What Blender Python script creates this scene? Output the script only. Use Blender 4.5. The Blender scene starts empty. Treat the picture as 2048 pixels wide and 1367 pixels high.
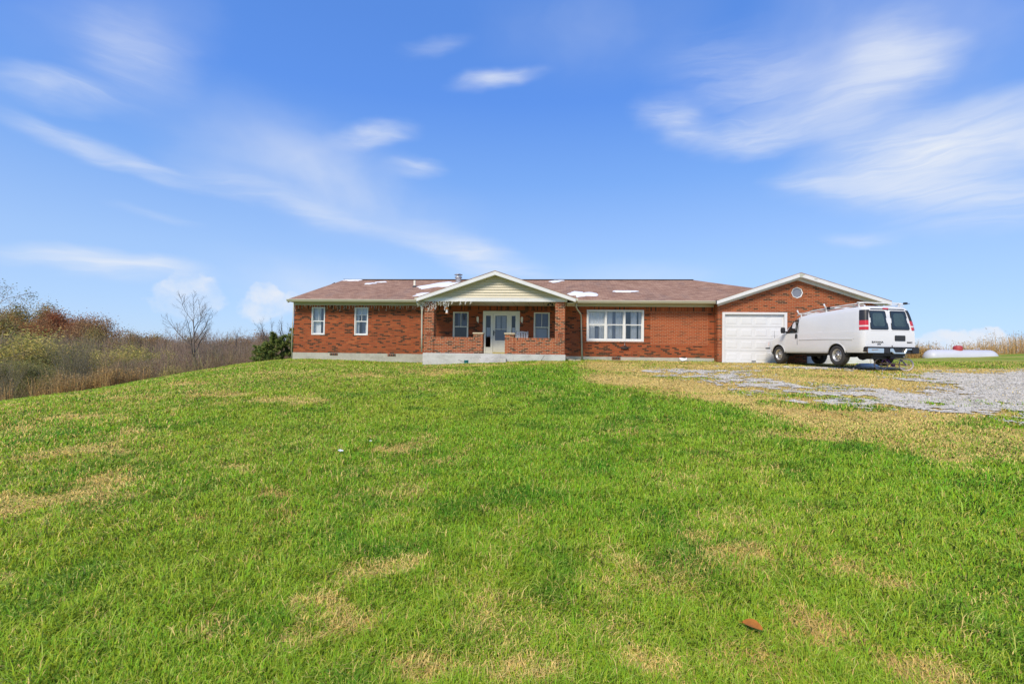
import bpy, bmesh, math, random
import numpy as np
from mathutils import Vector, Matrix
from mathutils.geometry import tessellate_polygon

scene = bpy.context.scene
COL = scene.collection
R = math.radians

# ------------------------------------------------------------------ basics
def tag(o, label=None, cat=None, group=None, kind=None):
    if label: o['label'] = label
    if cat: o['category'] = cat
    if group: o['group'] = group
    if kind: o['kind'] = kind
    return o

def empty(name, loc=(0, 0, 0), rz=0.0):
    o = bpy.data.objects.new(name, None)
    o.empty_display_size = 0.3
    COL.objects.link(o)
    o.location = loc
    o.rotation_euler = (0, 0, rz)
    return o

WORLD_ROOTS = set()          # empties whose parts are modelled in world coordinates

class MB:
    """Collects faces and builds ONE mesh object."""
    def __init__(s):
        s.v = []; s.f = []; s.m = []; s.sm = []
    def add(s, verts, faces, mi=0, smooth=False):
        b = len(s.v)
        s.v.extend([tuple(p) for p in verts])
        for f in faces:
            s.f.append(tuple(b + i for i in f)); s.m.append(mi); s.sm.append(smooth)
        return s
    def quad(s, a, b, c, d, mi=0):
        return s.add([a, b, c, d], [(0, 1, 2, 3)], mi)
    def box(s, x0, x1, y0, y1, z0, z1, mi=0):
        v = [(x, y, z) for z in (z0, z1) for y in (y0, y1) for x in (x0, x1)]
        return s.add(v, [(0, 2, 3, 1), (4, 5, 7, 6), (0, 1, 5, 4), (2, 6, 7, 3), (0, 4, 6, 2), (1, 3, 7, 5)], mi)
    def bar(s, a, b, w, h, mi=0, upv=(0, 0, 1)):
        a = Vector(a); b = Vector(b); d = (b - a).normalized(); u = Vector(upv)
        x = d.cross(u)
        x = x.normalized() if x.length > 1e-5 else Vector((1, 0, 0))
        u = x.cross(d)
        v = []
        for p in (a, b):
            for sx, sy in ((-1, -1), (1, -1), (1, 1), (-1, 1)):
                v.append(p + x * sx * w / 2 + u * sy * h / 2)
        return s.add(v, [(0, 3, 2, 1), (4, 5, 6, 7), (0, 1, 5, 4), (1, 2, 6, 5), (2, 3, 7, 6), (3, 0, 4, 7)], mi)
    def tube(s, pts, rad, n=8, mi=0, caps=True, smooth=True):
        pts = [Vector(p) for p in pts]
        if not hasattr(rad, '__len__'): rad = [rad] * len(pts)
        v = []; fs = []; ref = None
        for i, p in enumerate(pts):
            d = (pts[min(i + 1, len(pts) - 1)] - pts[max(i - 1, 0)])
            d = d.normalized() if d.length > 1e-9 else Vector((0, 0, 1))
            if ref is None:
                ref = d.cross(Vector((0.31, 0.17, 0.93)))
                if ref.length < 1e-3: ref = d.cross(Vector((1, 0, 0)))
            x = (ref - d * ref.dot(d)).normalized(); y = d.cross(x); ref = x
            for k in range(n):
                a = 2 * math.pi * k / n
                v.append(p + (x * math.cos(a) + y * math.sin(a)) * rad[i])
        for i in range(len(pts) - 1):
            for k in range(n):
                fs.append((i * n + k, i * n + (k + 1) % n, (i + 1) * n + (k + 1) % n, (i + 1) * n + k))
        s.add(v, fs, mi, smooth)
        if caps and n > 2:
            b = len(s.v) - len(v)
            s.f.append(tuple(b + k for k in reversed(range(n)))); s.m.append(mi); s.sm.append(False)
            s.f.append(tuple(b + (len(pts) - 1) * n + k for k in range(n))); s.m.append(mi); s.sm.append(False)
        return s
    def lathe(s, prof, c=(0, 0, 0), axis='z', n=24, mi=0, smooth=True):
        v = []; fs = []
        for r, h in prof:
            for k in range(n):
                a = 2 * math.pi * k / n; p = (r * math.cos(a), r * math.sin(a))
                if axis == 'z': q = (p[0], p[1], h)
                elif axis == 'y': q = (p[0], h, p[1])
                else: q = (h, p[0], p[1])
                v.append((q[0] + c[0], q[1] + c[1], q[2] + c[2]))
        for i in range(len(prof) - 1):
            for k in range(n):
                fs.append((i * n + k, i * n + (k + 1) % n, (i + 1) * n + (k + 1) % n, (i + 1) * n + k))
        s.add(v, fs, mi, smooth)
        return s
    def prism(s, poly, y0, y1, mi=0):
        """polygon in (x, z) extruded along y"""
        n = len(poly)
        v = [(x, y0, z) for x, z in poly] + [(x, y1, z) for x, z in poly]
        return s.add(v, [tuple(range(n)), tuple(reversed(range(n, 2 * n)))] +
                     [(i, i + n, (i + 1) % n + n, (i + 1) % n) for i in range(n)], mi)
    def build(s, name, mats, parent=None, bevel=0.0):
        me = bpy.data.meshes.new(name)
        me.from_pydata(s.v, [], s.f)
        if not isinstance(mats, (list, tuple)): mats = [mats]
        for m in mats: me.materials.append(m)
        me.polygons.foreach_set('material_index', s.m)
        me.polygons.foreach_set('use_smooth', s.sm)
        bm = bmesh.new(); bm.from_mesh(me)
        bmesh.ops.recalc_face_normals(bm, faces=bm.faces)
        if bevel > 0:
            bmesh.ops.bevel(bm, geom=[e for e in bm.edges if e.is_manifold and e.calc_face_angle(0) > 0.6], offset=bevel, segments=2, affect='EDGES', clamp_overlap=True)
        bm.to_mesh(me); bm.free()
        return link(name, me, parent)

def link(name, me, parent=None):
    o = bpy.data.objects.new(name, me)
    COL.objects.link(o)
    if parent is not None:
        o.parent = parent
        if parent.name in WORLD_ROOTS:
            o.location = -Vector(parent.location)
    return o

def np_mesh(name, verts, loops, starts, mats, cols=None, smooth=False):
    """fast mesh from numpy arrays (mixed face sizes)"""
    me = bpy.data.meshes.new(name)
    me.vertices.add(len(verts)); me.vertices.foreach_set('co', np.asarray(verts, np.float32).ravel())
    me.loops.add(len(loops)); me.loops.foreach_set('vertex_index', np.asarray(loops, np.int32))
    me.polygons.add(len(starts)); me.polygons.foreach_set('loop_start', np.asarray(starts, np.int32))
    if smooth: me.polygons.foreach_set('use_smooth', np.ones(len(starts), bool))
    me.update(calc_edges=True)
    if not isinstance(mats, (list, tuple)): mats = [mats]
    for m in mats: me.materials.append(m)
    if cols is not None:
        a = me.attributes.new('tint', 'FLOAT_COLOR', 'POINT')
        c = np.ones((len(verts), 4), np.float32); c[:, :3] = cols
        a.data.foreach_set('color', c.ravel())
    return me

# ------------------------------------------------------------------ noise / terrain
def sp(t, k=1.0): return np.logaddexp(0, np.asarray(t) / k) * k
def hsh(ix, iy, seed):
    h = np.sin(ix * 127.1 + iy * 311.7 + seed * 74.7) * 43758.5453
    return h - np.floor(h)
def vnoise(x, y, seed=0):
    ix = np.floor(x); iy = np.floor(y); fx = x - ix; fy = y - iy
    fx = fx * fx * (3 - 2 * fx); fy = fy * fy * (3 - 2 * fy)
    a = hsh(ix, iy, seed); b = hsh(ix + 1, iy, seed); c = hsh(ix, iy + 1, seed); d = hsh(ix + 1, iy + 1, seed)
    return (a * (1 - fx) + b * fx) * (1 - fy) + (c * (1 - fx) + d * fx) * fy
def fbm(x, y, sc, seed=0, o=4):
    v = 0; a = .5; t = 0
    for i in range(o):
        v = v + a * vnoise(x / sc + 17.3 * i, y / sc - 9.1 * i, seed + i); t += a; a *= .5; sc *= .5
    return v / t
def T(x, y):
    x = np.asarray(x, float); y = np.asarray(y, float)
    z = 1.24 - sp(1.24 - .0605 * y, .09)
    s = np.clip((y - 13) / 13., 0, 1); s = s * s * (3 - 2 * s)
    z = z - .187 * sp(-x - 10.4 - 3 * s, 1.0) / (1 + np.exp(-(y - 7) / 2.))
    z = z - .32 * np.exp(-(((x + 6.8) / 3.9) ** 2 + ((y - 22.0) / 3.5) ** 2)) - .08 * np.exp(-(((x + 11) / 3) ** 2 + ((y - 23) / 2.5) ** 2))
    z = z + .052 * sp(x - 14, 1.5) / (1 + np.exp(-(y - 19) / 2.5)) * np.exp(-(np.maximum(x - 26, 0) / 30.) ** 2)
    z = z - .07 * sp(y - 36, 2.)
    r = np.hypot(x, y)
    w = np.clip((r - 70) / 90., 0, 1); w = w * w * (3 - 2 * w)
    z = np.maximum(z, -5.5)
    return z * (1 - w) + (-5.5) * w
def Tb(x, y):
    """terrain with the small bumps of a lawn"""
    return T(x, y) + (fbm(x, y, 1.1, 5, 3) - .5) * .05
def G(x, y): return float(Tb(np.array(float(x)), np.array(float(y))))

def seg_dist(x, y, pts, closed=False):
    d = np.full(np.shape(x), 1e9)
    n = len(pts)
    for i in range(n if closed else n - 1):
        ax, ay = pts[i]; bx, by = pts[(i + 1) % n]
        vx, vy = bx - ax, by - ay
        t = np.clip(((x - ax) * vx + (y - ay) * vy) / (vx * vx + vy * vy + 1e-12), 0, 1)
        d = np.minimum(d, np.hypot(x - ax - t * vx, y - ay - t * vy))
    return d
def inside(x, y, pts):
    c = np.zeros(np.shape(x), bool); n = len(pts)
    for i in range(n):
        ax, ay = pts[i]; bx, by = pts[(i + 1) % n]
        k = ((ay > y) != (by > y)) & (x < (bx - ax) * (y - ay) / (by - ay + 1e-12) + ax)
        c ^= k
    return c
def sdf(x, y, pts):
    d = seg_dist(x, y, pts, True)
    return np.where(inside(x, y, pts), d, -d)

TAN = [(.3, 19.2), (.46, 17.7), (.5, 13.6), (1.0, 12.6), (2.1, 11.6), (2.95, 10.0), (3.2, 8.2), (3.6, 7.25), (4.3, 6.67), (5.4, 6.25), (8.5, 5.4), (14, 4.0), (40, 4), (40, 20), (15.5, 20.3), (12, 24), (8, 24), (2, 24), (.6, 22)]
GRAV = [[(3.1, 16.95), (4.8, 17.5), (6.3, 15.9), (7.2, 14.1), (8.6, 13.4), (10.0, 14.2), (11.0, 16.4), (13.1, 18.3), (16, 18.2), (26, 17), (26, 9.5), (13, 9.2), (8.1, 9.3), (7.14, 9.75), (6.58, 10.2), (5.9, 11.0), (5.1, 12.1), (4.5, 14.6)],
        [(6.2, 17.6), (8.3, 18.7), (11, 18.6), (12.5, 19.6), (9, 19.7), (6.5, 18.6)]]
BLOBS = [(-3.6, 15.2, 1.3), (-8.4, 14.6, .9), (-5.7, 14.1, 1.0), (-7.1, 10.1, .8), (-5.5, 9.5, .7), (-4.8, 9.3, .5), (-3.5, 5.1, .22), (-5.7, 5.5, .55), (-4.45, 4.0, .5), (-4.3, 4.5, .4), (-4.75, 4., .3), (-1.14, 3.07, .2), (-1.2, 2.63, .28),
         (1.05, 3.85, .17), (1.27, 3.66, .26), (1.32, 2.85, .24), (1.42, 2.66, .26), (1.56, 2.5, .26), (2.07, 3.3, .13), (1.9, 3.5, .12), (-.95, 3.25, .15), (-1.35, 2.45, .2), (-2.84, 3.8, .12), (-2.5, 4.4, .18), (-2., 6., .42), (3.6, 7.5, .55), (4.5, 7.7, .5), (4.8, 6.6, .5), (-.55, 2.25, .11), (-.1, 2.3, .15), (.43, 2.4, .15),
         (-9.4, 11.8, .6), (-10.3, 8.6, .7), (-7.6, 7.3, .5), (-2.9, 18.4, 1.2), (-1.2, 19.2, 1.3), (-4.3, 17.8, .9), (-2.4, 20.6, 1.0), (-.2, 20.6, .9), (-10, 19.5, 1.1), (-8.2, 18.2, .7), (-6.2, 17.3, .8), (-12.2, 17.4, .8)]
def fields(x, y):
    """dry 0..1 (straw), lush 0..1 (dark rich green), gravel strength (>0 = gravel)"""
    n1 = fbm(x, y, 1.6, 11); n2 = fbm(x, y, .35, 21); n3 = fbm(x, y, 4.5, 31)
    g = np.maximum(sdf(x, y, GRAV[0]), sdf(x, y, GRAV[1]) - .1)
    grav = np.minimum(g, 1.3) * .5 + (n2 - .5) * 1.8 + (fbm(x * .40, y, .9, 41) - .55) * 3.0 + (fbm(x, y, .14, 43, 2) - .5) * 1.5 - .08 + .25 * np.clip((x - 8) / 4, 0, 1)
    grav = np.where(g < -1.2, -1, grav)
    s = sdf(x, y, TAN)
    dz = np.clip((s + (n1 - .5) * 1.6 + (n2 - .5) * .5) / .7, 0, 1)
    green_in = np.clip((fbm(x * .55, y, 1.0, 51) - .47) * 5, 0, 1)
    far = np.clip((y - 12.5) / 3, 0, 1)
    dry = dz * (1 - green_in * (.85 - .45 * far))
    near = np.clip((9.5 - y) / 2.5, 0, 1) * dz                       # the mixed belt at the near rim of the drive
    dry = dry * (1 - .45 * near)
    b = np.zeros(np.shape(x))
    for bx, by, br in BLOBS:
        u = (x - bx) * .82 + (y - by) * .2; v = (y - by) * 1.05 - (x - bx) * .2
        b = np.maximum(b, np.exp(-(u * u + v * v) / (br * br) * 1.2))
    b = np.clip((b + (n2 - .5) * 1.5 + (fbm(x, y, .12, 23, 2) - .5) * .7 - .33) * 2.1, 0, 1)
    speck = np.clip((n1 * .5 + n2 * .5 - .57) * 6, 0, 1) * .5
    left = np.clip((-x - .5) / 5, 0, 1) * np.clip((n3 - .4) * 3, 0, 1) * .28
    dry = np.clip(np.maximum(np.maximum(np.maximum(dry, b * .74), .42 * np.clip((x - 12.5) / 2, 0, 1) * np.clip((y - 19) / 2, 0, 1) * np.clip((n1 - .3) * 4, 0, 1)), speck * (1 - .5 * np.clip((x + 1) / 3, 0, 1)) + left), 0, 1)
    lush = np.clip(np.exp(-((s + 1.7) / 1.5) ** 2) * np.clip((y - 5) / 4, 0, 1) * np.clip((20 - y) / 5, 0, 1) + np.clip((n3 - .5) * 3, 0, 1) * .7, 0, 1)
    return dry, lush, grav

# ------------------------------------------------------------------ materials
def mat(name):
    m = bpy.data.materials.new(name); m.use_nodes = True
    nt = m.node_tree; nt.nodes.clear()
    out = nt.nodes.new('ShaderNodeOutputMaterial')
    return m, nt, out
class NT:
    def __init__(s, nt): s.nt = nt
    def n(s, t, ins=None, **kw):
        nd = s.nt.nodes.new(t)
        for k, v in kw.items(): setattr(nd, k, v)
        for k, v in (ins or {}).items():
            if isinstance(v, bpy.types.NodeSocket): s.nt.links.new(v, nd.inputs[k])
            else: nd.inputs[k].default_value = v
        return nd
    def math(s, op, a, b=0.0, c=0.0, clamp=False):
        nd = s.nt.nodes.new('ShaderNodeMath'); nd.operation = op; nd.use_clamp = clamp
        for i, v in enumerate((a, b, c)):
            if isinstance(v, bpy.types.NodeSocket): s.nt.links.new(v, nd.inputs[i])
            else: nd.inputs[i].default_value = v
        return nd.outputs[0]
    def mix(s, fac, a, b, bt='MIX'):
        nd = s.nt.nodes.new('ShaderNodeMix'); nd.data_type = 'RGBA'; nd.blend_type = bt
        for i, v in ((0, fac), (6, a), (7, b)):
            if isinstance(v, bpy.types.NodeSocket): s.nt.links.new(v, nd.inputs[i])
            else: nd.inputs[i].default_value = v if i == 0 else ((*v, 1) if len(v) == 3 else v)
        return nd.outputs[2]
    def ramp(s, fac, stops, interp='LINEAR'):
        nd = s.nt.nodes.new('ShaderNodeValToRGB'); cr = nd.color_ramp; cr.interpolation = interp
        while len(cr.elements) < len(stops): cr.elements.new(.5)
        for e, (p, c) in zip(cr.elements, stops):
            e.position = p; e.color = (*c, 1) if len(c) == 3 else c
        s.nt.links.new(fac, nd.inputs[0]); return nd.outputs[0]
    def noise(s, vec, scale, detail=4, rough=.55, dist=0.0):
        nd = s.n('ShaderNodeTexNoise', {'Scale': scale, 'Detail': detail, 'Roughness': rough, 'Distortion': dist})
        if vec is not None: s.nt.links.new(vec, nd.inputs['Vector'])
        return nd.outputs['Fac']
    def bsdf(s, out, **ins):
        b = s.n('ShaderNodeBsdfPrincipled')
        for k, v in ins.items():
            k = k.replace('_', ' ')
            if isinstance(v, bpy.types.NodeSocket): s.nt.links.new(v, b.inputs[k])
            else: b.inputs[k].default_value = (*v, 1) if (hasattr(v, '__len__') and len(v) == 3) else v
        s.nt.links.new(b.outputs[0], out.inputs[0]); return b
    def bump(s, h, strength=.3, dist=.02):
        return s.n('ShaderNodeBump', {'Strength': strength, 'Distance': dist, 'Height': h}).outputs[0]
    def pos(s): return s.n('ShaderNodeNewGeometry').outputs['Position']

def simple(name, col, rough=.6, metal=0.0, var=.12, vs=6.0, spec=.5, coat=0.0, bump=0.0, bscale=60):
    m, nt, out = mat(name); k = NT(nt)
    oc = k.n('ShaderNodeTexCoord').outputs['Object']
    f = k.noise(oc, vs, 5)
    f2 = k.noise(oc, vs * 9, 3)
    f = k.math('ADD', k.math('MULTIPLY', f, .7), k.math('MULTIPLY', f2, .3))
    c = k.ramp(f, [(.3, tuple(x * (1 - var) for x in col)), (.7, tuple(min(1, x * (1 + var)) for x in col))])
    ins = dict(Base_Color=c, Roughness=rough, Metallic=metal, Specular_IOR_Level=spec, Coat_Weight=coat)
    b = k.bsdf(out, **ins)
    if bump: nt.links.new(k.bump(k.noise(oc, bscale, 3), bump, .01), b.inputs['Normal'])
    return m

def brick_mat(name, mortar, soldier=None, rowlock=None, dark=.16, dirt=0.0, hue=1.0, patch=None, ms=.0065):
    m, nt, out = mat(name); k = NT(nt)
    p = k.pos(); s = k.n('ShaderNodeSeparateXYZ', {0: p})
    X = k.math('ADD', s.outputs[0], s.outputs[1]); Z = s.outputs[2]
    def bricks(w, h, off, offs=.5):
        v = k.n('ShaderNodeCombineXYZ', {0: X, 1: k.math('ADD', Z, off), 2: 0.0}).outputs[0]
        b = k.n('ShaderNodeTexBrick', {'Vector': v, 'Color1': (0, 0, 0, 1), 'Color2': (1, 1, 1, 1), 'Mortar': (0, 0, 0, 1), 'Scale': 1.0, 'Mortar Size': ms, 'Mortar Smooth': .1, 'Bias': 0.0, 'Brick Width': w, 'Row Height': h})
        b.offset = offs
        return b.outputs['Color'], b.outputs['Fac']
    c, f = bricks(.212, .0695, -.02)
    for zone in (soldier, rowlock):
        if zone:
            c2, f2 = bricks(.0695, zone[1] - zone[0], -zone[0], 0.0)
            sel = k.math('MULTIPLY', k.math('GREATER_THAN', Z, zone[0]), k.math('LESS_THAN', Z, zone[1]))
            c = k.mix(sel, c, c2); f = k.n('ShaderNodeMix', {0: sel, 2: f, 3: f2}).outputs[0]
    # the burnt dark bricks come in loose runs: shift the threshold with a slow stretched noise
    st = k.n('ShaderNodeCombineXYZ', {0: k.math('MULTIPLY', X, .8), 1: k.math('MULTIPLY', Z, 7.0), 2: 0.0}).outputs[0]
    run = k.noise(st, 1.3, 4, .65)
    t = k.math('ADD', c, k.math('MULTIPLY', k.math('SUBTRACT', run, .5), .62))
    h = hue
    col = k.ramp(t, [(0.0, (.018, .014, .014)), (dark, (.030, .016, .013)), (dark + .05, (.22 * h, .048, .018)), (.45, (.35 * h, .070, .022)), (.62, (.40 * h, .088, .026)), (.85, (.33 * h, .062, .022)), (1.0, (.46 * h, .118, .038))])
    col = k.mix(.18, col, k.ramp(k.noise(p, 24, 3), [(.3, (.16, .04, .02)), (.7, (.5, .15, .05))]))
    mo = k.mix(k.noise(p, 9, 3), tuple(x * .75 for x in mortar), mortar)
    if patch:                                                   # a bricked-up opening with newer, paler mortar
        pm = k.math('MULTIPLY', k.math('MULTIPLY', k.math('GREATER_THAN', s.outputs[0], patch[0]), k.math('LESS_THAN', s.outputs[0], patch[1])), k.math('MULTIPLY', k.math('GREATER_THAN', Z, patch[2]), k.math('LESS_THAN', Z, patch[3])))
        mo = k.mix(pm, mo, patch[4])
        col = k.mix(k.math('MULTIPLY', pm, .55), col, (.40, .085, .026))
    full = k.mix(f, col, mo)
    if dirt:
        d = k.ramp(k.math('ADD', k.math('MULTIPLY', k.noise(p, 1.2, 5), .8), k.math('MULTIPLY', k.math('SUBTRACT', 1.9, Z), .5)), [(.55, (0, 0, 0)), (.85, (1, 1, 1))])
        full = k.mix(k.math('MULTIPLY', d, dirt), full, (.075, .065, .03))
    full = k.mix(.3, full, k.ramp(k.noise(p, .55, 4), [(.3, (.55, .55, .55)), (.7, (1.15, 1.1, 1.05))]), 'MULTIPLY')
    b = k.bsdf(out, Base_Color=full, Roughness=.85, Specular_IOR_Level=.25)
    nt.links.new(k.bump(k.math('SUBTRACT', 1.0, f), .5, .006), b.inputs['Normal'])
    return m

def shingle_mat():
    m, nt, out = mat('brown shingles'); k = NT(nt)
    p = k.pos(); s = k.n('ShaderNodeSeparateXYZ', {0: p})
    v = k.n('ShaderNodeCombineXYZ', {0: s.outputs[0], 1: k.math('MULTIPLY', s.outputs[1], 1.06), 2: 0.0}).outputs[0]
    b = k.n('ShaderNodeTexBrick', {'Vector': v, 'Color1': (0, 0, 0, 1), 'Color2': (1, 1, 1, 1), 'Mortar': (.3, .3, .3, 1), 'Scale': 1.0, 'Mortar Size': .008, 'Mortar Smooth': .4, 'Brick Width': .30, 'Row Height': .142})
    t = k.math('ADD', k.math('MULTIPLY', b.outputs['Color'], .38), k.math('MULTIPLY', k.noise(v, 14, 4), .4))
    t = k.math('ADD', t, k.math('MULTIPLY', k.noise(p, .8, 4), .35))
    col = k.ramp(t, [(.25, (.20, .108, .070)), (.5, (.325, .185, .122)), (.8, (.455, .28, .19))])
    st = k.n('ShaderNodeCombineXYZ', {0: k.math('MULTIPLY', s.outputs[0], .9), 1: k.math('MULTIPLY', s.outputs[1], .35), 2: 0.0}).outputs[0]
    stain = k.ramp(k.noise(st, .9, 5, .6), [(.52, (0, 0, 0)), (.72, (1, 1, 1))])
    col = k.mix(k.math('MULTIPLY', stain, .6), col, (.20, .155, .135))
    col = k.mix(k.math('MULTIPLY', b.outputs['Fac'], .55), col, (.055, .032, .028))
    bs = k.bsdf(out, Base_Color=col, Roughness=.9, Specular_IOR_Level=.2)
    nt.links.new(k.bump(k.math('ADD', b.outputs['Color'], k.noise(p, 60, 2)), .5, .012), bs.inputs['Normal'])
    return m

def concrete_mat(name, col, blocks=False):
    m, nt, out = mat(name); k = NT(nt)
    p = k.pos(); s = k.n('ShaderNodeSeparateXYZ', {0: p})
    f = k.math('ADD', k.math('MULTIPLY', k.noise(p, 1.4, 6, .65), .65), k.math('MULTIPLY', k.noise(p, 22, 3), .35))
    c = k.ramp(f, [(.3, tuple(x * .62 for x in col)), (.5, col), (.72, tuple(x * 1.18 for x in col))])
    stain = k.ramp(k.noise(k.n('ShaderNodeCombineXYZ', {0: s.outputs[0], 1: k.math('MULTIPLY', s.outputs[2], 2.5), 2: s.outputs[1]}).outputs[0], 1.1, 5, .7), [(.5, (0, 0, 0)), (.75, (1, 1, 1))])
    c = k.mix(k.math('MULTIPLY', stain, .4), c, (.13, .125, .085))
    if blocks:
        v = k.n('ShaderNodeCombineXYZ', {0: k.math('ADD', s.outputs[0], s.outputs[1]), 1: k.math('SUBTRACT', s.outputs[2], 1.415), 2: 0.0}).outputs[0]
        b = k.n('ShaderNodeTexBrick', {'Vector': v, 'Color1': (.2, .2, .2, 1), 'Color2': (1, 1, 1, 1), 'Mortar': (0, 0, 0, 1), 'Scale': 1.0, 'Mortar Size': .006, 'Brick Width': .406, 'Row Height': .203})
        c = k.mix(k.math('MULTIPLY', b.outputs['Fac'], .4), c, tuple(x * .5 for x in col))
        c = k.mix(.22, c, k.mix(b.outputs['Color'], tuple(x * .8 for x in col), tuple(x * 1.15 for x in col)))
    bs = k.bsdf(out, Base_Color=c, Roughness=.9, Specular_IOR_Level=.25)
    nt.links.new(k.bump(k.noise(p, 40, 4), .35, .01), bs.inputs['Normal'])
    return m

def glass_mat(name, tint=(.9, .93, .95), refl=.16):
    m, nt, out = mat(name); k = NT(nt)
    tr = k.n('ShaderNodeBsdfTransparent', {0: (*tint, 1)})
    gl = k.n('ShaderNodeBsdfGlossy', {'Color': (1, 1, 1, 1), 'Roughness': .02})
    n = k.noise(k.n('ShaderNodeTexCoord').outputs['Object'], 1.7, 2)
    nt.links.new(k.bump(n, .06, .05), gl.inputs['Normal'])
    fr = k.math('ADD', k.math('MULTIPLY', k.n('ShaderNodeFresnel', {'IOR': 1.5}).outputs[0], .8), refl - .04, clamp=True)
    mx = k.n('ShaderNodeMixShader', {0: fr, 1: tr.outputs[0], 2: gl.outputs[0]})
    nt.links.new(mx.outputs[0], out.inputs[0])
    return m

def tint_mat(name, rough=.7, transl=.3, attr='tint', spec=.3, soft=0.0):
    m, nt, out = mat(name); k = NT(nt)
    c = k.n('ShaderNodeAttribute', attribute_name=attr).outputs['Color']
    b = k.n('ShaderNodeBsdfPrincipled', {'Base Color': c, 'Roughness': rough, 'Specular IOR Level': spec})
    if soft:                                                    # soft plant tissue: shade it nearly like the turf / crown surface it belongs to
        nv = k.n('ShaderNodeVectorMath', {0: k.n('ShaderNodeNewGeometry').outputs['Normal'], 'Scale': 1 - soft}, operation='SCALE').outputs[0]
        nv = k.n('ShaderNodeVectorMath', {0: nv, 1: (0, -.12 * soft, soft)}, operation='ADD').outputs[0]
        nt.links.new(k.n('ShaderNodeVectorMath', {0: nv}, operation='NORMALIZE').outputs[0], b.inputs['Normal'])
    t = k.n('ShaderNodeBsdfTranslucent', {'Color': c})
    mx = k.n('ShaderNodeMixShader', {0: transl, 1: b.outputs[0], 2: t.outputs[0]})
    nt.links.new(mx.outputs[0], out.inputs[0])
    return m

def ground_mat():
    m, nt, out = mat('lawn ground'); k = NT(nt)
    p = k.pos()
    a = k.n('ShaderNodeAttribute', attribute_name='tint').outputs['Color']
    n = k.math('ADD', k.math('MULTIPLY', k.noise(p, 9, 6, .7), .55), k.math('MULTIPLY', k.noise(p, 55, 4, .7), .45))
    c = k.mix(1.0, a, k.ramp(n, [(.3, (.5, .52, .42)), (.5, (.95, .95, .9)), (.7, (1.4, 1.35, 1.3))]), 'MULTIPLY')
    b = k.bsdf(out, Base_Color=c, Roughness=.95, Specular_IOR_Level=.1)
    nt.links.new(k.bump(n, .8, .04), b.inputs['Normal'])
    return m

def gravel_mat():
    m, nt, out = mat('limestone gravel'); k = NT(nt)
    p = k.pos()
    v = k.n('ShaderNodeTexVoronoi', {'Vector': p, 'Scale': 40.0, 'Randomness': 1.0})
    v2 = k.n('ShaderNodeTexVoronoi', {'Vector': p, 'Scale': 85.0, 'Randomness': 1.0})
    sv = k.n('ShaderNodeSeparateColor', {0: v.outputs['Color']}).outputs[0]
    sv2 = k.n('ShaderNodeSeparateColor', {0: v2.outputs['Color']}).outputs[0]
    t = k.math('ADD', k.math('MULTIPLY', sv, .5), k.math('MULTIPLY', sv2, .5))
    c = k.ramp(t, [(.05, (.42, .37, .29)), (.35, (.64, .58, .47)), (.65, (.76, .70, .58)), (.95, (.84, .785, .68))])
    c = k.mix(k.math('MULTIPLY', k.ramp(k.noise(p, 1.6, 5, .65), [(.45, (0, 0, 0)), (.7, (1, 1, 1))]), .5), c, (.40, .33, .20))
    b = k.bsdf(out, Base_Color=c, Roughness=1.0, Specular_IOR_Level=.0)
    nt.links.new(k.bump(k.math('SUBTRACT', 1.0, v.outputs['Distance']), .35, .02), b.inputs['Normal'])
    return m

M = {}
M['brick'] = brick_mat('weathered red brick', (.24, .14, .07), soldier=(3.58, 3.80), dirt=.5, dark=.165, patch=(4.35, 7.0, 2.02, 3.58, (.40, .26, .15)))
M['brick_garage'] = brick_mat('garage red brick', (.40, .25, .14), dark=.14, dirt=.6, ms=.008)
M['brick_porch'] = brick_mat('porch brick with pale joints', (.50, .36, .23), rowlock=(2.10, 2.21), dark=.2, ms=.008)
M['concrete'] = concrete_mat('painted concrete', (.54, .525, .49))
M['block'] = concrete_mat('concrete block', (.45, .43, .36), True)
M['limestone'] = concrete_mat('limestone cap', (.62, .52, .36))
M['shingle'] = shingle_mat()
M['white'] = simple('white painted trim', (.70, .69, .67), .45, var=.07, vs=2.5)
M['cream'] = simple('cream aluminium', (.50, .47, .36), .42, var=.08, vs=2)
M['frieze'] = simple('cream frieze board', (.50, .48, .38), .55, var=.08, vs=2)
M['siding'] = simple('beige vinyl siding', (.60, .53, .385), .5, var=.05, vs=2)
M['doorpaint'] = simple('off white door paint', (.78, .76, .62), .45, var=.06, vs=3)
M['garagedoor'] = simple('white steel door', (.70, .70, .69), .42, var=.06, vs=1.2)
M['vinyl'] = simple('white vinyl frame', (.74, .735, .71), .4, var=.04)
M['glass'] = glass_mat('window glass', refl=.10)
M['glass_porch'] = glass_mat('storm door glass', (.70, .73, .76), .055)
M['frosted'] = simple('round pane', (.20, .21, .25), .25, var=.12, vs=4)
M['curtain'] = simple('pale curtain cloth', (.74, .73, .72), .9, var=.1, vs=9)
M['curtain_grey'] = simple('grey curtain cloth', (.22, .24, .31), .9, var=.12, vs=9)
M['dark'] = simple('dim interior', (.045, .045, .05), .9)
M['black'] = simple('black plastic', (.022, .022, .024), .5, var=.2)
M['iron'] = simple('dark iron', (.03, .03, .03), .55)
M['galv'] = simple('galvanised steel', (.46, .46, .46), .42, .75, var=.2, vs=9)
M['pvc'] = simple('cream pvc', (.72, .66, .52), .5)
M['snow'] = simple('snow', (.80, .80, .82), .7, var=.03, bump=.3, bscale=20)
M['yellow'] = simple('brassy threshold', (.62, .50, .16), .4, .2)
M['bulb'] = simple('clear light bulbs and wire', (.85, .83, .78), .35)
M['copper'] = simple('copper orange', (.55, .22, .06), .4, .3)
M['vanwhite'] = simple('white van paint', (.75, .74, .72), .28, var=.025, vs=1.5, coat=.4)
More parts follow.
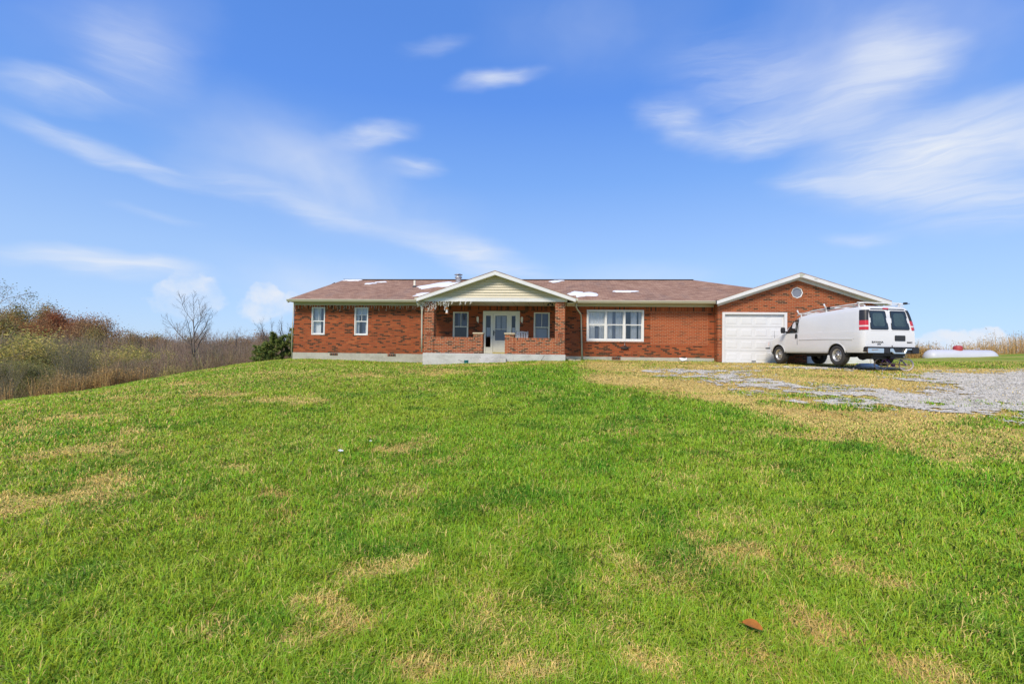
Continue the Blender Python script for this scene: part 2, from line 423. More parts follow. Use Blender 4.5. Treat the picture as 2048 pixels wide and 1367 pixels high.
M['vangrey'] = simple('dirty white sill', (.56, .55, .53), .5, var=.12, vs=3)
M['vanglass'] = simple('dark tinted glass', (.018, .024, .024), .04, var=.3, vs=2, spec=.9)
M['chrome'] = simple('chrome', (.78, .78, .78), .13, 1.0, var=.06)
M['rubber'] = simple('tyre rubber', (.045, .042, .040), .85, var=.25, vs=8)
M['rim'] = simple('silver wheel', (.56, .54, .50), .35, .6, var=.12)
M['redlens'] = simple('red lens', (.55, .025, .025), .2, var=.1, coat=.5)
M['clearlens'] = simple('clear lens', (.75, .62, .60), .2)
M['seat'] = simple('grey seat cloth', (.2, .2, .2), .9)
M['tank'] = simple('white tank paint', (.55, .56, .60), .45, var=.06, vs=1.5)
M['tankred'] = simple('faded red dome', (.42, .05, .05), .5)
M['purple'] = simple('purple plastic', (.16, .05, .42), .4)
M['pinkwhite'] = simple('pale pink plastic', (.68, .58, .60), .5)
M['wood'] = simple('bare wood', (.34, .22, .12), .8, var=.25, vs=8)
M['teal'] = simple('teal plastic', (.03, .22, .25), .4)
M['paper'] = simple('white scrap', (.8, .8, .8), .7)
M['leafbrown'] = simple('dead leaf', (.36, .13, .02), .95, var=.3, vs=30)
M['stone'] = concrete_mat('rough stone', (.42, .37, .28))
M['tint'] = tint_mat('grass blades', .6, .25, spec=.2, soft=.72)
M['leaf'] = tint_mat('foliage', .7, .35, spec=.15, soft=.55)
M['bark'] = tint_mat('bark', .95, 0.0, spec=.03)
M['ground'] = ground_mat()
M['gravel'] = gravel_mat()
# ------------------------------------------------------------------ the house
FY = 24.0                    # front wall plane
house = empty('brick_house', (0, 24, 1.2)); WORLD_ROOTS.add('brick_house')
tag(house, 'long low red brick ranch house with a gabled front porch and attached garage', 'house')

def wall_poly(mb, outer, holes, y, depth, mi=0, ymap=None):
    """flat wall in the plane y (polygon in x,z) with openings and reveals going back by depth"""
    loops = [[Vector((x, z, 0)) for x, z in lp] for lp in [outer] + holes]
    flat = [v for lp in loops for v in lp]
    tris = tessellate_polygon(loops)
    mb.add([(v.x, y, v.y) for v in flat], [tuple(t) for t in tris], mi)
    for lp in holes:
        n = len(lp)
        for i in range(n):
            a = lp[i]; b = lp[(i + 1) % n]
            mb.quad((a[0], y, a[1]), (b[0], y, b[1]), (b[0], y + depth, b[1]), (a[0], y + depth, a[1]), mi)
def rect(x0, x1, z0, z1): return [(x0, z0), (x1, z0), (x1, z1), (x0, z1)]

XL, XR = -13.18, 7.27
GX0, GX1, GY = 7.27, 14.17, 23.5
W = {'w1': (-12.25, -11.56, 2.30, 3.68), 'w2': (-10.03, -9.34, 2.30, 3.68),
     'pl': (-5.07, -4.31, 2.06, 3.49), 'pr': (-1.13, -.37, 2.06, 3.49), 'tri': (1.39, 4.06, 2.14, 3.635)}
DOOR = (-3.59, -1.80, 1.495, 3.54)
ROUND = (10.72, 4.41, .25)
mb = MB()
wall_poly(mb, rect(XL, XR, 1.415, 3.80), [rect(*W[k]) for k in ('w1', 'w2', 'pl', 'tri', 'pr')] + [rect(*DOOR)], FY, .11)
mb.quad((XL, FY, 1.415), (XL, FY, 3.8), (XL, 33, 3.8), (XL, 33, 1.415))            # west end
mb.add([(XL, FY, 3.8), (XL, 33, 3.8), (XL, 28.5, 5.55)], [(0, 1, 2)])
mb.quad((XL, 33, 1.0), (XR, 33, 1.0), (XR, 33, 3.8), (XL, 33, 3.8))
mb.build('brick_wall', M['brick'], house)
mb = MB()
circ = [(ROUND[0] + ROUND[2] * math.cos(a), ROUND[1] + ROUND[2] * math.sin(a)) for a in [2 * math.pi * i / 24 for i in range(24)]]
GD = [(7.50, 10.26), (11.18, 13.94)]
wall_poly(mb, [(GX0, 1.0), (GX0, 3.92), (10.72, 5.10), (GX1, 3.92), (GX1, 1.0)], [rect(GD[0][0], GD[0][1], 1.18, 3.49), rect(GD[1][0], GD[1][1], 1.18, 3.49), circ], GY, .16)
mb.quad((GX0, GY, 1.0), (GX0, GY, 3.9), (GX0, FY + .1, 3.9), (GX0, FY + .1, 1.0))
mb.quad((GX1, GY, 1.0), (GX1, GY, 3.9), (GX1, 33, 3.9), (GX1, 33, 1.0))
mb.quad((GX0, 33, 1.0), (GX1, 33, 1.0), (GX1, 33, 3.9), (GX0, 33, 3.9))
mb.build('garage_wall', M['brick_garage'], house)
# rooms behind the windows
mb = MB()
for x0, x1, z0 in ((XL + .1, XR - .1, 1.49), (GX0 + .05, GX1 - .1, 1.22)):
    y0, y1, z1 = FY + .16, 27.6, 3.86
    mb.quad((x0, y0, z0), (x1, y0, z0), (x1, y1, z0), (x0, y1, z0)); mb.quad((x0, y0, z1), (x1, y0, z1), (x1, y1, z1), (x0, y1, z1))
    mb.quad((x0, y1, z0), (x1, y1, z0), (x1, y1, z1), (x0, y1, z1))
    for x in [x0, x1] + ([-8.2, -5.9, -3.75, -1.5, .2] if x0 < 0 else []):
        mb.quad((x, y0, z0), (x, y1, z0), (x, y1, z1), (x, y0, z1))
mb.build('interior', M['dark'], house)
# foundations
mb = MB()
mb.box(XL - .02, -5.97, FY - .03, FY + .3, .3, 1.412); mb.box(XL - .02, XL + .3, FY + .3, 33, .3, 1.412)
mb.build('foundation', M['block'], house)
mb = MB(); mb.box(.42, GX0 - .002, FY - .02, FY + .3, .5, 1.412)
mb.build('foundation', M['block'], house)
for x in (-11.05, -8.1, 2.78):                                   # vents: red brick surround, three dark slots
    v = MB(); zt = 1.40
    v.box(x - .2, x + .2, FY - .055, FY - .035, zt - .105, zt)
    o = v.build('foundation_vent', M['brick_garage'], house)
    for i in range(3): MB().box(x - .14 + i * .11, x - .08 + i * .11, FY - .062, FY - .052, zt - .09, zt - .015).build('slot', M['iron'], o)

# ---- main roof 4/12
def rz(y): return 4.02 + (y - 23.45) / 3.0
RY, RZ = 28.5, rz(28.5)
mb = MB(); A = (-13.22, 23.45, 4.02); B = (-12.58, RY, RZ); Cc = (7.47, RY, RZ); Hx = (11.8, 24.6, 4.35)
D = (7.15, 23.45, 4.02)
th = .035
front = [A, (7.3, 23.45, 4.02), (9.6, 24.2, rz(24.2)), (10.6, 25.9, rz(25.9) - .03), Cc, B]
mb.add(front + [(x, y, z - th) for x, y, z in front], [(0, 1, 2, 3, 4, 5)] + [(i, i + 6, (i + 1) % 6 + 6, (i + 1) % 6) for i in range(6)])
back = [B, Cc, (12.2, 33.5, 4.04), (-13.22, 33.5, 4.04)]
mb.add(back, [(0, 1, 2, 3)])
mb.add([Cc, (10.6, 25.9, rz(25.9) - .03), (12.2, 33.5, 4.04)], [(0, 1, 2)])
roof = mb.build('roof', M['shingle'], house)
mb = MB()
for x0, x1 in ((-12.58, -2.73), (-2.73, 7.47)):
    mb.bar((x0, RY - .07, RZ + .002), (x1, RY - .07, RZ + .002), .16, .022)
mb.build('ridge_cap', simple('dark ridge shingles', (.05, .034, .032), .9), roof)
mb = MB()
mb.quad((-13.22, 23.45, 4.0), (-13.22, 23.45, 3.84), (-12.62, 28.5, RZ - .2), (-12.6, 28.5, RZ - .02)); mb.quad((-13.22, 33.5, 4.0), (-13.22, 33.5, 3.84), (-12.62, 28.5, RZ - .2), (-12.6, 28.5, RZ - .02))
mb.build('rake_board', M['white'], roof)
# eaves: gutter, soffit, frieze
def gutter(x0, x1, y=23.45, zt=4.015, name='gutter'):
    g = MB(); prof = [(0, 0), (-.13, 0), (-.135, -.03), (-.115, -.055), (-.085, -.115), (0, -.115)]
    n = len(prof)
    g.add([(x, y + a, zt + b) for x in (x0, x1) for a, b in prof], [(i, (i + 1) % n, (i + 1) % n + n, i + n) for i in range(n)] + [tuple(range(n)), tuple(range(n, 2 * n))])
    return g.build(name, M['cream'], house)
gutter(-13.22, -6.22); gutter(.78, 7.14)
for x0, x1 in ((-13.2, -5.99), (.44, 7.26)): MB().box(x0, x1, 23.46, FY, 3.905, 3.925).build('soffit', M['cream'], house)
for x0, x1 in ((XL - .03, -5.99), (.44, 7.24)): MB().box(x0, x1, FY - .032, FY + .02, 3.785, 3.903).build('frieze_board', M['frieze'], house)

# ---- garage roof
ga = 10.72; gz = 5.27; e0, e1, ez = 7.12, 14.5, 4.03
yb0 = 23.12
sl = (gz - ez) / (ga - e0); sr = (gz - 4.02) / (e1 - ga)
mb = MB()
vb = 28.2
mb.add([(e0, yb0, ez), (ga, yb0, gz), (ga, vb, gz), (e0, 23.48, ez)], [(0, 1, 2, 3)])
mb.add([(ga, yb0, gz), (e1, yb0, 4.02), (e1, 33.5, 4.02), (ga, 33.5, gz)], [(0, 1, 2, 3)])
mb.add([(e0, yb0, ez - .03), (ga, yb0, gz - .03), (ga, vb, gz - .03), (e0, 23.48, ez - .03)], [(0, 1, 2, 3)])
mb.add([(ga, yb0, gz - .03), (e1, yb0, 3.99), (e1, 33.5, 3.99), (ga, 33.5, gz - .03)], [(0, 1, 2, 3)])
mb.add([(e0, yb0, ez), (ga, yb0, gz), (e1, yb0, 4.02), (e1, yb0, 3.99), (ga, yb0, gz - .03), (e0, yb0, ez - .03)], [(0, 1, 4, 5), (1, 2, 3, 4)])
mb.add([(ga, 28.1, gz), (ga, 33.5, gz), (8.0, 33.5, 4.3), (8.0, 28.1, 4.3)], [(0, 1, 2, 3)])
groof = mb.build('garage_roof', M['shingle'], house)
def rake(par, apex, e0, e1, y0, y1, h, m, name, drop=.0, stop=0.0):
    """pair of rake boards along a gable: apex (x,z), eave points (x,z)"""
    for (ex, ezz), sgn in ((e0, -1), (e1, 1)):
        b = MB(); ax, az = apex
        poly = [(ax, az - drop), (ax, az - drop - h * 1.06), (ex, ezz - drop - h), (ex, ezz - drop)]
        b.prism(poly, y0, y1); b.build(name, m, par)
rake(groof, (ga, gz - .03), (e0, ez - .03), (e1, 3.99), yb0 + .005, yb0 + .045, .155, M['white'], 'rake_board')
rake(groof, (ga, gz - .19), (e0 + .14, ez - .145), (e1 - .14, 3.88), GY - .03, GY - .002, .10, M['white'], 'frieze_board')
b = MB()
for ex, ezz in ((e0, ez), (e1, 4.02)):
    b.add([(ga, yb0 + .05, gz - .185), (ex, yb0 + .05, ezz - .185), (ex, GY, ezz - .185), (ga, GY, gz - .185)], [(0, 1, 2, 3)])
b.build('soffit', M['white'], groof)
b = MB()                                                         # weather-worn peak of the rake, paint gone grey green
b.add([(ga - .02, yb0 + .002, gz - .03), (ga + .17, yb0 + .002, gz - .09), (ga + .10, yb0 + .002, gz - .15), (ga + .03, yb0 + .002, gz - .235), (ga - .03, yb0 + .002, gz - .20), (ga - .08, yb0 + .002, gz - .10)], [tuple(range(6))])
WB_ = simple('bare weathered board', (.46, .46, .38), .9, var=.3, vs=14); b.build('peeling_patch', WB_, groof); b = MB(); b.add([(ga + .55, yb0 + .002, gz - .26), (ga + .68, yb0 + .002, gz - .29), (ga + .70, yb0 + .002, gz - .33), (ga + .58, yb0 + .002, gz - .32)], [(0, 1, 2, 3)])
b.build('peeling_patch', WB_, groof)

# ---- windows
def window(name, x0, x1, z0, z1, y, units=1, muntin=True, hgrid=False, glass='glass', fr=.05, m='vinyl', rail=.5, mfrac=.5):
    f = MB(); yf = y - .012; d = .10
    f.box(x0, x0 + fr, yf, y + d, z0, z1); f.box(x1 - fr, x1, yf, y + d, z0, z1)
    f.box(x0 + fr, x1 - fr, yf, y + d, z1 - fr, z1); f.box(x0 + fr, x1 - fr, yf - .012, y + d, z0, z0 + fr * 1.1)
    wobj = f.build(name, M[m], house, bevel=.004)
    w = (x1 - x0 - fr) / units
    for i in range(units):
        a = x0 + fr + i * w + (0 if i == 0 else .0); b = x0 + fr + (i + 1) * w - fr
        if i < units - 1:
            q = MB(); q.box(b, b + fr, yf - .004, y + d - .01, z0 + fr * 1.1, z1 - fr); q.build('mullion', M[m], wobj)
        zr = z0 + (z1 - z0) * rail; zt = z1 - fr; zb = z0 + fr * 1.1
        s = MB(); t = .032
        s.box(a, b, y + .035, y + .075, zr - .022, zr + .022)
        s.box(a, a + t, y + .03, y + .07, zb, zr - .022); s.box(b - t, b, y + .03, y + .07, zb, zr - .022)
        s.box(a + t, b - t, y + .03, y + .07, zb, zb + t)
        s.box(a, a + t * .7, y + .055, y + .085, zr + .022, zt); s.box(b - t * .7, b, y + .055, y + .085, zr + .022, zt)
        s.build('sash', M[m], wobj)
        if muntin:
            q = MB(); q.box((a + b) / 2 - .011, (a + b) / 2 + .011, y + .056, y + .082, zr + .022, zt)
            if hgrid: q.box(a + t * .7, b - t * .7, y + .058, y + .080, (zr + zt) / 2 - .01, (zr + zt) / 2 + .01)
            q.build('muntin', M[m], wobj)
        for zz0, zz1, yy in ((zr + .022, zt, y + .07), (zb, zr - .022, y + .05)):
            g = MB(); g.quad((a, yy, zz0), (b, yy, zz0), (b, yy, zz1), (a, yy, zz1)); g.build('pane', M[glass], wobj)
    return wobj
def curtain(par, x0, x1, z0, z1, y, m='curtain', folds=None, amp=.022):
    n = max(12, int((x1 - x0) * 60)); c = MB(); rr = random.Random(int(x0 * 100) + 7)
    ph = rr.uniform(0, 6); k = folds or (x1 - x0) / .085
    v = []
    for z in (z0, (z0 + z1) / 2, z1):
        for i in range(n + 1):
            u = i / n
            v.append((x0 + (x1 - x0) * u, y + amp * math.sin(2 * math.pi * k * u + ph) + .012 * math.sin(5.1 * u + ph * 2), z))
    f = [(j * (n + 1) + i, j * (n + 1) + i + 1, (j + 1) * (n + 1) + i + 1, (j + 1) * (n + 1) + i) for j in range(2) for i in range(n)]
    c.add(v, f, 0, True); return c.build('curtain', M[m], par)
w = window('window', *W['w1'], FY); yc = FY + .20
curtain(w, -12.22, -11.84, 2.32, 3.66, yc); curtain(w, -11.72, -11.58, 2.32, 3.66, yc); curtain(w, -11.84, -11.72, 2.32, 3.66, yc + .12, 'curtain_grey')
w = window('window', *W['w2'], FY, hgrid=True)
curtain(w, -10.02, -9.86, 2.32, 3.35, yc); curtain(w, -9.53, -9.35, 2.32, 3.35, yc); curtain(w, -10.02, -9.35, 3.33, 3.67, yc + .02); curtain(w, -9.86, -9.53, 2.32, 3.4, yc + .3, 'curtain_grey')
w = window('window', *W['pl'], FY, glass='glass_porch', m='doorpaint')
curtain(w, -4.88, -4.32, 2.8, 3.47, yc + .1, 'curtain_grey')
w = window('window', *W['pr'], FY, glass='glass_porch', m='doorpaint')
curtain(w, -1.12, -.38, 2.75, 3.47, yc, 'curtain_grey')
b = MB(); b.box(-1.10, -.50, FY + .22, FY + .235, 2.1, 2.72); b.build('blind', M['vinyl'], w)
w = window('picture_window', *W['tri'], FY, units=3, muntin=False, fr=.085, rail=.53)
curtain(w, 1.45, 2.26, 2.87, 3.6, yc, 'curtain'); curtain(w, 1.5, 1.80, 2.2, 2.9, yc + .03); curtain(w, 1.98, 2.26, 2.2, 2.9, yc + .03); curtain(w, 1.82, 1.98, 2.2, 2.9, yc + .14, 'curtain_grey')
curtain(w, 2.28, 2.62, 2.2, 3.6, yc); curtain(w, 2.76, 3.10, 2.2, 3.6, yc); curtain(w, 2.62, 2.76, 2.2, 3.6, yc + .14, 'curtain_grey')
curtain(w, 3.48, 3.76, 2.2, 3.6, yc); curtain(w, 3.84, 4.02, 2.2, 3.6, yc)
b = MB(); b.prism([(1.33, 2.085), (4.12, 2.085), (4.12, 2.135), (1.33, 2.135)], FY - .045, FY + .02); b.build('sill', M['brick_porch'], w)
# round gable window
b = MB()
b.lathe([(.25, -.03), (.25, .04), (.222, .04), (.215, -.01), (.222, -.03), (.25, -.03)], (ROUND[0], GY + .02, ROUND[1]), 'y', 8)
rw = b.build('round_window', M['vinyl'], house)
b = MB(); b.lathe([(0, 0), (.224, 0)], (ROUND[0], GY + .03, ROUND[1]), 'y', 24); b.build('pane', M['frosted'], rw)
b = MB()                                                          # ring of bricks on edge around it
for i in range(28):
    a = 2 * math.pi * i / 28; c, s_ = math.cos(a), math.sin(a)
    p0 = (ROUND[0] + c * .265, GY - .008, ROUND[1] + s_ * .265); p1 = (ROUND[0] + c * .355, GY - .008, ROUND[1] + s_ * .355)
    b.bar(p0, p1, .052, .012, 0, (0, 1, 0))
b.build('brick_ring', simple('ring brick', (.36, .12, .045), .85, var=.4, vs=15), rw)

# ---- garage doors
for i, (x0, x1) in enumerate(GD):
    f = MB(); t = .085
    f.box(x0 - .03, x0 + t, GY - .03, GY + .13, 1.15, 3.52); f.box(x1 - t, x1 + .03, GY - .03, GY + .13, 1.15, 3.52); f.box(x0 + t, x1 - t, GY - .03, GY + .13, 3.42, 3.52)
    gd = f.build('garage_door', M['white'], house, bevel=.006)
    p = MB(); a, b_ = x0 + t + .002, x1 - t - .002; zb = 1.235; H = (3.415 - zb) / 4; wp = (b_ - a) / 4
    for r in range(4):
        z0 = zb + r * H
        p.box(a, b_, GY + .085, GY + .12, z0 + .004, z0 + H - .004)
        for rr in range(2):
            for c in range(4):
                px0, px1 = a + c * wp + .07, a + (c + 1) * wp - .07
                if rr == 1: continue
                pz0, pz1 = z0 + .11, z0 + H - .11
                p.add([(px0, GY + .0845, pz0), (px1, GY + .0845, pz0), (px1, GY + .0845, pz1), (px0, GY + .0845, pz1), (px0 + .05, GY + .0745, pz0 + .05), (px1 - .05, GY + .0745, pz0 + .05), (px1 - .05, GY + .0745, pz1 - .05), (px0 + .05, GY + .0745, pz1 - .05)],
                      [(0, 1, 5, 4), (1, 2, 6, 5), (2, 3, 7, 6), (3, 0, 4, 7), (4, 5, 6, 7)])
    p.build('door_panel', M['garagedoor'], gd)
    q = MB(); q.box((x0 + x1) / 2 - .09, (x0 + x1) / 2 + .09, GY + .045, GY + .07, 1.30, 1.325); q.build('handle', M['black'], gd)
b = MB(); b.box(GX0 + .1, GX1 - .1, 22.9, GY + .02, 1.0, 1.232); b.build('apron', M['concrete'], house)

# ---- porch
PY = 21.9
SX0, SX1 = -5.97, .37
b = MB(); b.box(SX0, SX1, PY - .04, FY, .45, 1.49); slab = b.build('porch_slab', M['concrete'], house, bevel=.015)
for pts in ([(-.55, 1.44), (-.62, 1.33), (-.72, 1.18)], [(-4.35, 1.2), (-4.2, 1.14), (-4.05, 1.10)], [(-3.4, 1.33), (-3.3, 1.28)]):
    MB().tube([(x, PY - .043, z) for x, z in pts], .007, 4).build('crack', M['iron'], slab)
b = MB(); b.box(-3.38, -2.2, PY - .36, PY - .042, .7, 1.30); b.box(-3.75, -2.5, PY - .80, PY - .362, .6, 1.10)
b.build('porch_step', M['concrete'], house, bevel=.02)
def post(x0, x1, y0, y1, z0, z1, name, m='brick_porch'):
    b = MB(); b.box(x0, x1, y0, y1, z0, z1); return b.build(name, M[m], house, bevel=.006)
post(-5.93, -5.49, PY, PY + .42, 1.491, 3.788, 'porch_post'); post(-.10, .33, PY, PY + .42, 1.491, 3.788, 'porch_post')
post(-5.488, -3.702, PY + .03, PY + .24, 1.491, 2.205, 'porch_half_wall'); post(-1.888, -.102, PY + .03, PY + .24, 1.491, 2.205, 'porch_half_wall')
for x0, x1 in ((-3.70, -3.28), (-2.30, -1.89)):
    pier = post(x0, x1, PY + .0, PY + .40, 1.491, 2.355, 'porch_pier')
    b = MB(); b.box(x0 - .03, x1 + .03, PY - .03, PY + .43, 2.357, 2.415); b.build('cap', M['limestone'], pier, bevel=.008)
SB_ = simple('brown soldier brick', (.20, .06, .025), .85, var=.4, vs=20)
for x0, x1 in ((-5.925, -5.50), (-.095, .325)):                     # soldier bricks set at mid post
    b = MB()
    for i in range(3): b.box(x0 + .13 + i * .075, x0 + .188 + i * .075, PY - .006, PY - .001, 2.22, 2.41)
    b.build('soldier_bricks', SB_, house)
# beam / ceiling / siding gable
pa, pz = -2.73, 5.11; p0, p1, pe = -6.2, .77, 3.935; py0 = 21.52
b = MB(); b.box(-5.95, .40, PY + .03, FY, 3.792, 3.81); b.build('porch_ceiling', M['cream'], house)
b = MB()
for i in range(9): b.box(-5.4 + i * .68, -5.38 + i * .68, PY + .05, FY - .02, 3.786, 3.790)
b.build('ceiling_seam', simple('ceiling seam', (.3, .28, .2), .7), house)
b = MB(); b.box(-5.98, .42, PY - .035, PY + .02, 3.788, 3.955); b.build('porch_beam', M['white'], house, bevel=.004)
MB().box(-5.97, -5.72, PY + .022, FY, 3.812, 3.95).build('side_beam', M['cream'], house); MB().box(.18, .41, PY + .022, FY, 3.812, 3.95).build('side_beam', M['cream'], house)
b = MB(); sp_ = (pz - pe) / (p1 - pa); lap = .118; z = 3.957
while z < 4.95:
    z1 = min(z + lap, 4.97)
    h0 = (pz - .10 - z) / sp_; h1 = (pz - .10 - z1) / sp_
    if h1 < .01: h1 = .01
    b.quad((pa - h0, PY - .045, z), (pa + h0, PY - .045, z), (pa + h1, PY - .002, z1), (pa - h1, PY - .002, z1))
    b.quad((pa - h0, PY - .045, z), (pa + h0, PY - .045, z), (pa + h0, PY - .0, z - .004), (pa - h0, PY - .0, z - .004))
    z += lap
b.build('gable_siding', M['siding'], house)
b = MB(); vy = 23.45 + (pz - 4.02) * 3
for dz in (0, -.03):
    b.add([(p0, py0, pe + dz), (pa, py0, pz + dz), (pa, vy, pz + dz), (p0, 23.5, pe + dz)], [(0, 1, 2, 3)])
    b.add([(p1, py0, pe + dz), (pa, py0, pz + dz), (pa, vy, pz + dz), (p1, 23.5, pe + dz)], [(0, 1, 2, 3)])
b.add([(p0, py0, pe), (pa, py0, pz), (p1, py0, pe), (p1, py0, pe - .03), (pa, py0, pz - .03), (p0, py0, pe - .03)], [(0, 1, 4, 5), (1, 2, 3, 4)])
proof = b.build('porch_roof', M['shingle'], house)
rake(proof, (pa, pz - .03), (p0, pe - .03), (p1, pe - .03), py0 + .006, py0 + .046, .15, M['white'], 'rake_board')
b = MB()
for ex in (p0, p1):
    b.add([(pa, py0 + .05, pz - .175), (ex, py0 + .05, pe - .175), (ex, PY + .0, pe - .175), (pa, PY + .0, pz - .175)], [(0, 1, 2, 3)])
b.box(p0, -5.985, PY, FY - .5, pe - .19, pe - .175); b.box(.425, p1, PY, FY - .5, pe - .19, pe - .175)
b.build('soffit', M['white'], proof)
for x, s_ in ((p0, -1), (p1, 1)):
    g = MB(); g.box(min(x, x + s_ * .1), max(x, x + s_ * .1), py0 + .06, 23.3, pe - .13, pe - .01); g.build('gutter', M['cream'], proof)
# downspouts
def downspout(pts, r=.038):
    b = MB(); b.tube(pts, r, 8); o = b.build('downspout', M['cream'], house); return o
downspout([(-6.24, 21.75, 3.80), (-6.22, 21.76, 3.66), (-6.10, 21.80, 3.60), (-6.03, 21.84, 3.50), (-6.02, 21.84, 2.4), (-6.01, 21.84, 1.52)])
downspout([(.84, 22.9, 3.82), (.84, 22.95, 3.68), (.90, 23.2, 3.58), (1.08, 23.75, 3.42), (1.12, 23.93, 3.30), (1.15, 23.93, 2.3), (1.19, 23.93, 1.28)])
downspout([(XL + .0, 23.96, 3.88), (XL - .05, 23.95, 2.4), (XL - .05, 23.95, 1.1)], .022)
# entrance
x0, x1, z0, z1 = DOOR
f = MB(); y = FY
for a, b_, c, d in ((x0, -3.45, z0, z1), (-3.21, -3.10, z0, z1), (-2.33, -2.20, z0, z1), (-2.01, x1, z0, z1)):
    f.box(a, b_, y - .035, y + .10, c, d)
for a, b_ in ((-3.45, -3.21), (-2.20, -2.01)):
    f.box(a, b_, y - .02, y + .10, 3.32, z1); f.box(a, b_, y - .02, y + .10, z0, 1.80)
f.box(-3.10, -2.33, y - .035, y + .10, 3.45, z1)
ent = f.build('entrance_frame', M['doorpaint'], house, bevel=.005)
for a, b_ in ((-3.45, -3.21), (-2.20, -2.01)):
    g = MB(); g.quad((a, y + .03, 1.80), (b_, y + .03, 1.80), (b_, y + .03, 3.32), (a, y + .03, 3.32)); g.build('sidelight', M['glass_porch'], ent)
    g = MB()
    g.box(a + .03, b_ - .03, y + .05, y + .06, 2.3, 2.75); g.build('sidelight_insert', M['paper'], ent)
b = MB(); b.box(-3.10, -2.33, y - .10, y + .10, 1.492, 1.545); b.build('threshold', M['yellow'], ent)
d = MB(); a, b_ = -3.095, -2.335
d.box(a, a + .10, y + .0, y + .035, 1.55, 3.445); d.box(b_ - .10, b_, y + .0, y + .035, 1.55, 3.445)
d.box(a + .10, b_ - .10, y + .0, y + .035, 1.55, 2.13); d.box(a + .10, b_ - .10, y + .0, y + .035, 3.32, 3.445)
d.box(a + .14, b_ - .14, y - .008, y - .001, 1.66, 2.04)
door = d.build('front_door', M['doorpaint'], house, bevel=.004)
g = MB(); g.quad((a + .1, y + .015, 2.13), (b_ - .1, y + .015, 2.13), (b_ - .1, y + .015, 3.32), (a + .1, y + .015, 3.32)); g.build('glass', M['glass_porch'], door)
g = MB(); g.box(a + .10, b_ - .10, y + .002, y + .03, 2.66, 2.685); g.build('glass_rail', M['doorpaint'], door)
g = MB(); g.box(a + .02, a + .06, y - .03, y - .002, 2.35, 2.60); g.tube([(a + .04, y - .03, 2.52), (a + .04, y - .07, 2.52), (a + .12, y - .075, 2.52)], .012, 8); g.build('handle', M['iron'], door)
g = MB()
g.box(a + .06, b_ - .06, y + .07, y + .09, 1.55, 3.44, 0); g.box(a + .17, a + .35, y + .055, y + .069, 2.62, 3.30, 1); g.box(b_ - .33, b_ - .15, y + .055, y + .069, 2.62, 3.30, 1)
g.build('inner_door', [simple('grey inner door', (.30, .31, .33), .5), M['curtain']], door)
# coach lamps
for x in (-3.84, -1.70):
    l = MB(); c = (x, FY - .10, 3.14)
    l.lathe([(.0, .14), (.03, .12), (.065, .08), (.06, .07), (.055, -.08), (.035, -.12), (.0, -.14)], c, 'z', 10)
    l.bar((x, FY - .10, 3.04), (x, FY, 3.06), .03, .03); l.box(x - .035, x + .035, FY - .018, FY, 2.96, 3.12)
    o = l.build('wall_lantern', M['doorpaint'], house)
    l = MB(); l.lathe([(.025, -.14), (.012, -.20), (0, -.26)], c, 'z', 8); l.build('finial', M['iron'], o)
# flood lamp under the porch ceiling
l = MB(); l.lathe([(.05, 0), (.05, -.02), (.015, -.03), (.015, -.07)], (-.32, 22.3, 3.788), 'z', 10)
for s_ in (-1, 1): l.lathe([(.0, .0), (.03, .0), (.05, -.10), (.0, -.09)], (-.32 + s_ * .09, 22.3, 3.76), 'z', 10)
l.bar((-.42, 22.3, 3.74), (-.22, 22.3, 3.74), .02, .02); l.build('flood_light', M['iron'], house)
# hose bracket under the picture window
l = MB(); l.tube([(3.17 + .17 * math.cos(a), FY - .07, 1.80 + .12 * math.sin(a)) for a in [math.pi * i / 10 for i in range(11)]], .022, 6); l.box(3.05, 3.29, FY - .09, FY, 1.80, 1.86)
o = l.build('hose_bracket', M['iron'], house)
l = MB(); l.tube([(3.17, FY, 2.02), (3.17, FY - .08, 2.02), (3.17, FY - .1, 1.95)], .016, 6); l.lathe([(0, 0), (.035, 0), (.035, .012), (0, .012)], (3.17, FY - .08, 2.04), 'z', 8); l.build('spigot', M['galv'], o)
# roof pipes
def on_roof(x, y): return (x, y, rz(y))
l = MB(); c = on_roof(-5.56, 27.6)
l.lathe([(.16, -.15), (.155, .28), (.21, .285), (.21, .33), (.155, .335), (.155, .36)], c, 'z', 18); l.lathe([(0, .52), (.14, .50), (.235, .455), (.235, .44), (0, .43)], c, 'z', 18)
for k_ in range(3):
    a = 2.1 * k_; l.bar((c[0] + .13 * math.cos(a), c[1] + .13 * math.sin(a), c[2] + .3), (c[0] + .13 * math.cos(a), c[1] + .13 * math.sin(a), c[2] + .46), .02, .02)
l.build('flue', M['galv'], house)
l = MB(); c = on_roof(-7.75, 26.5); l.lathe([(.055, -.1), (.055, .34), (.04, .34), (.04, .1)], c, 'z', 12); o = l.build('vent_pipe', M['pvc'], house)
l = MB(); l.lathe([(.16, -.06), (.075, .05), (.058, .06)], c, 'z', 12); l.build('flashing', M['iron'], o)

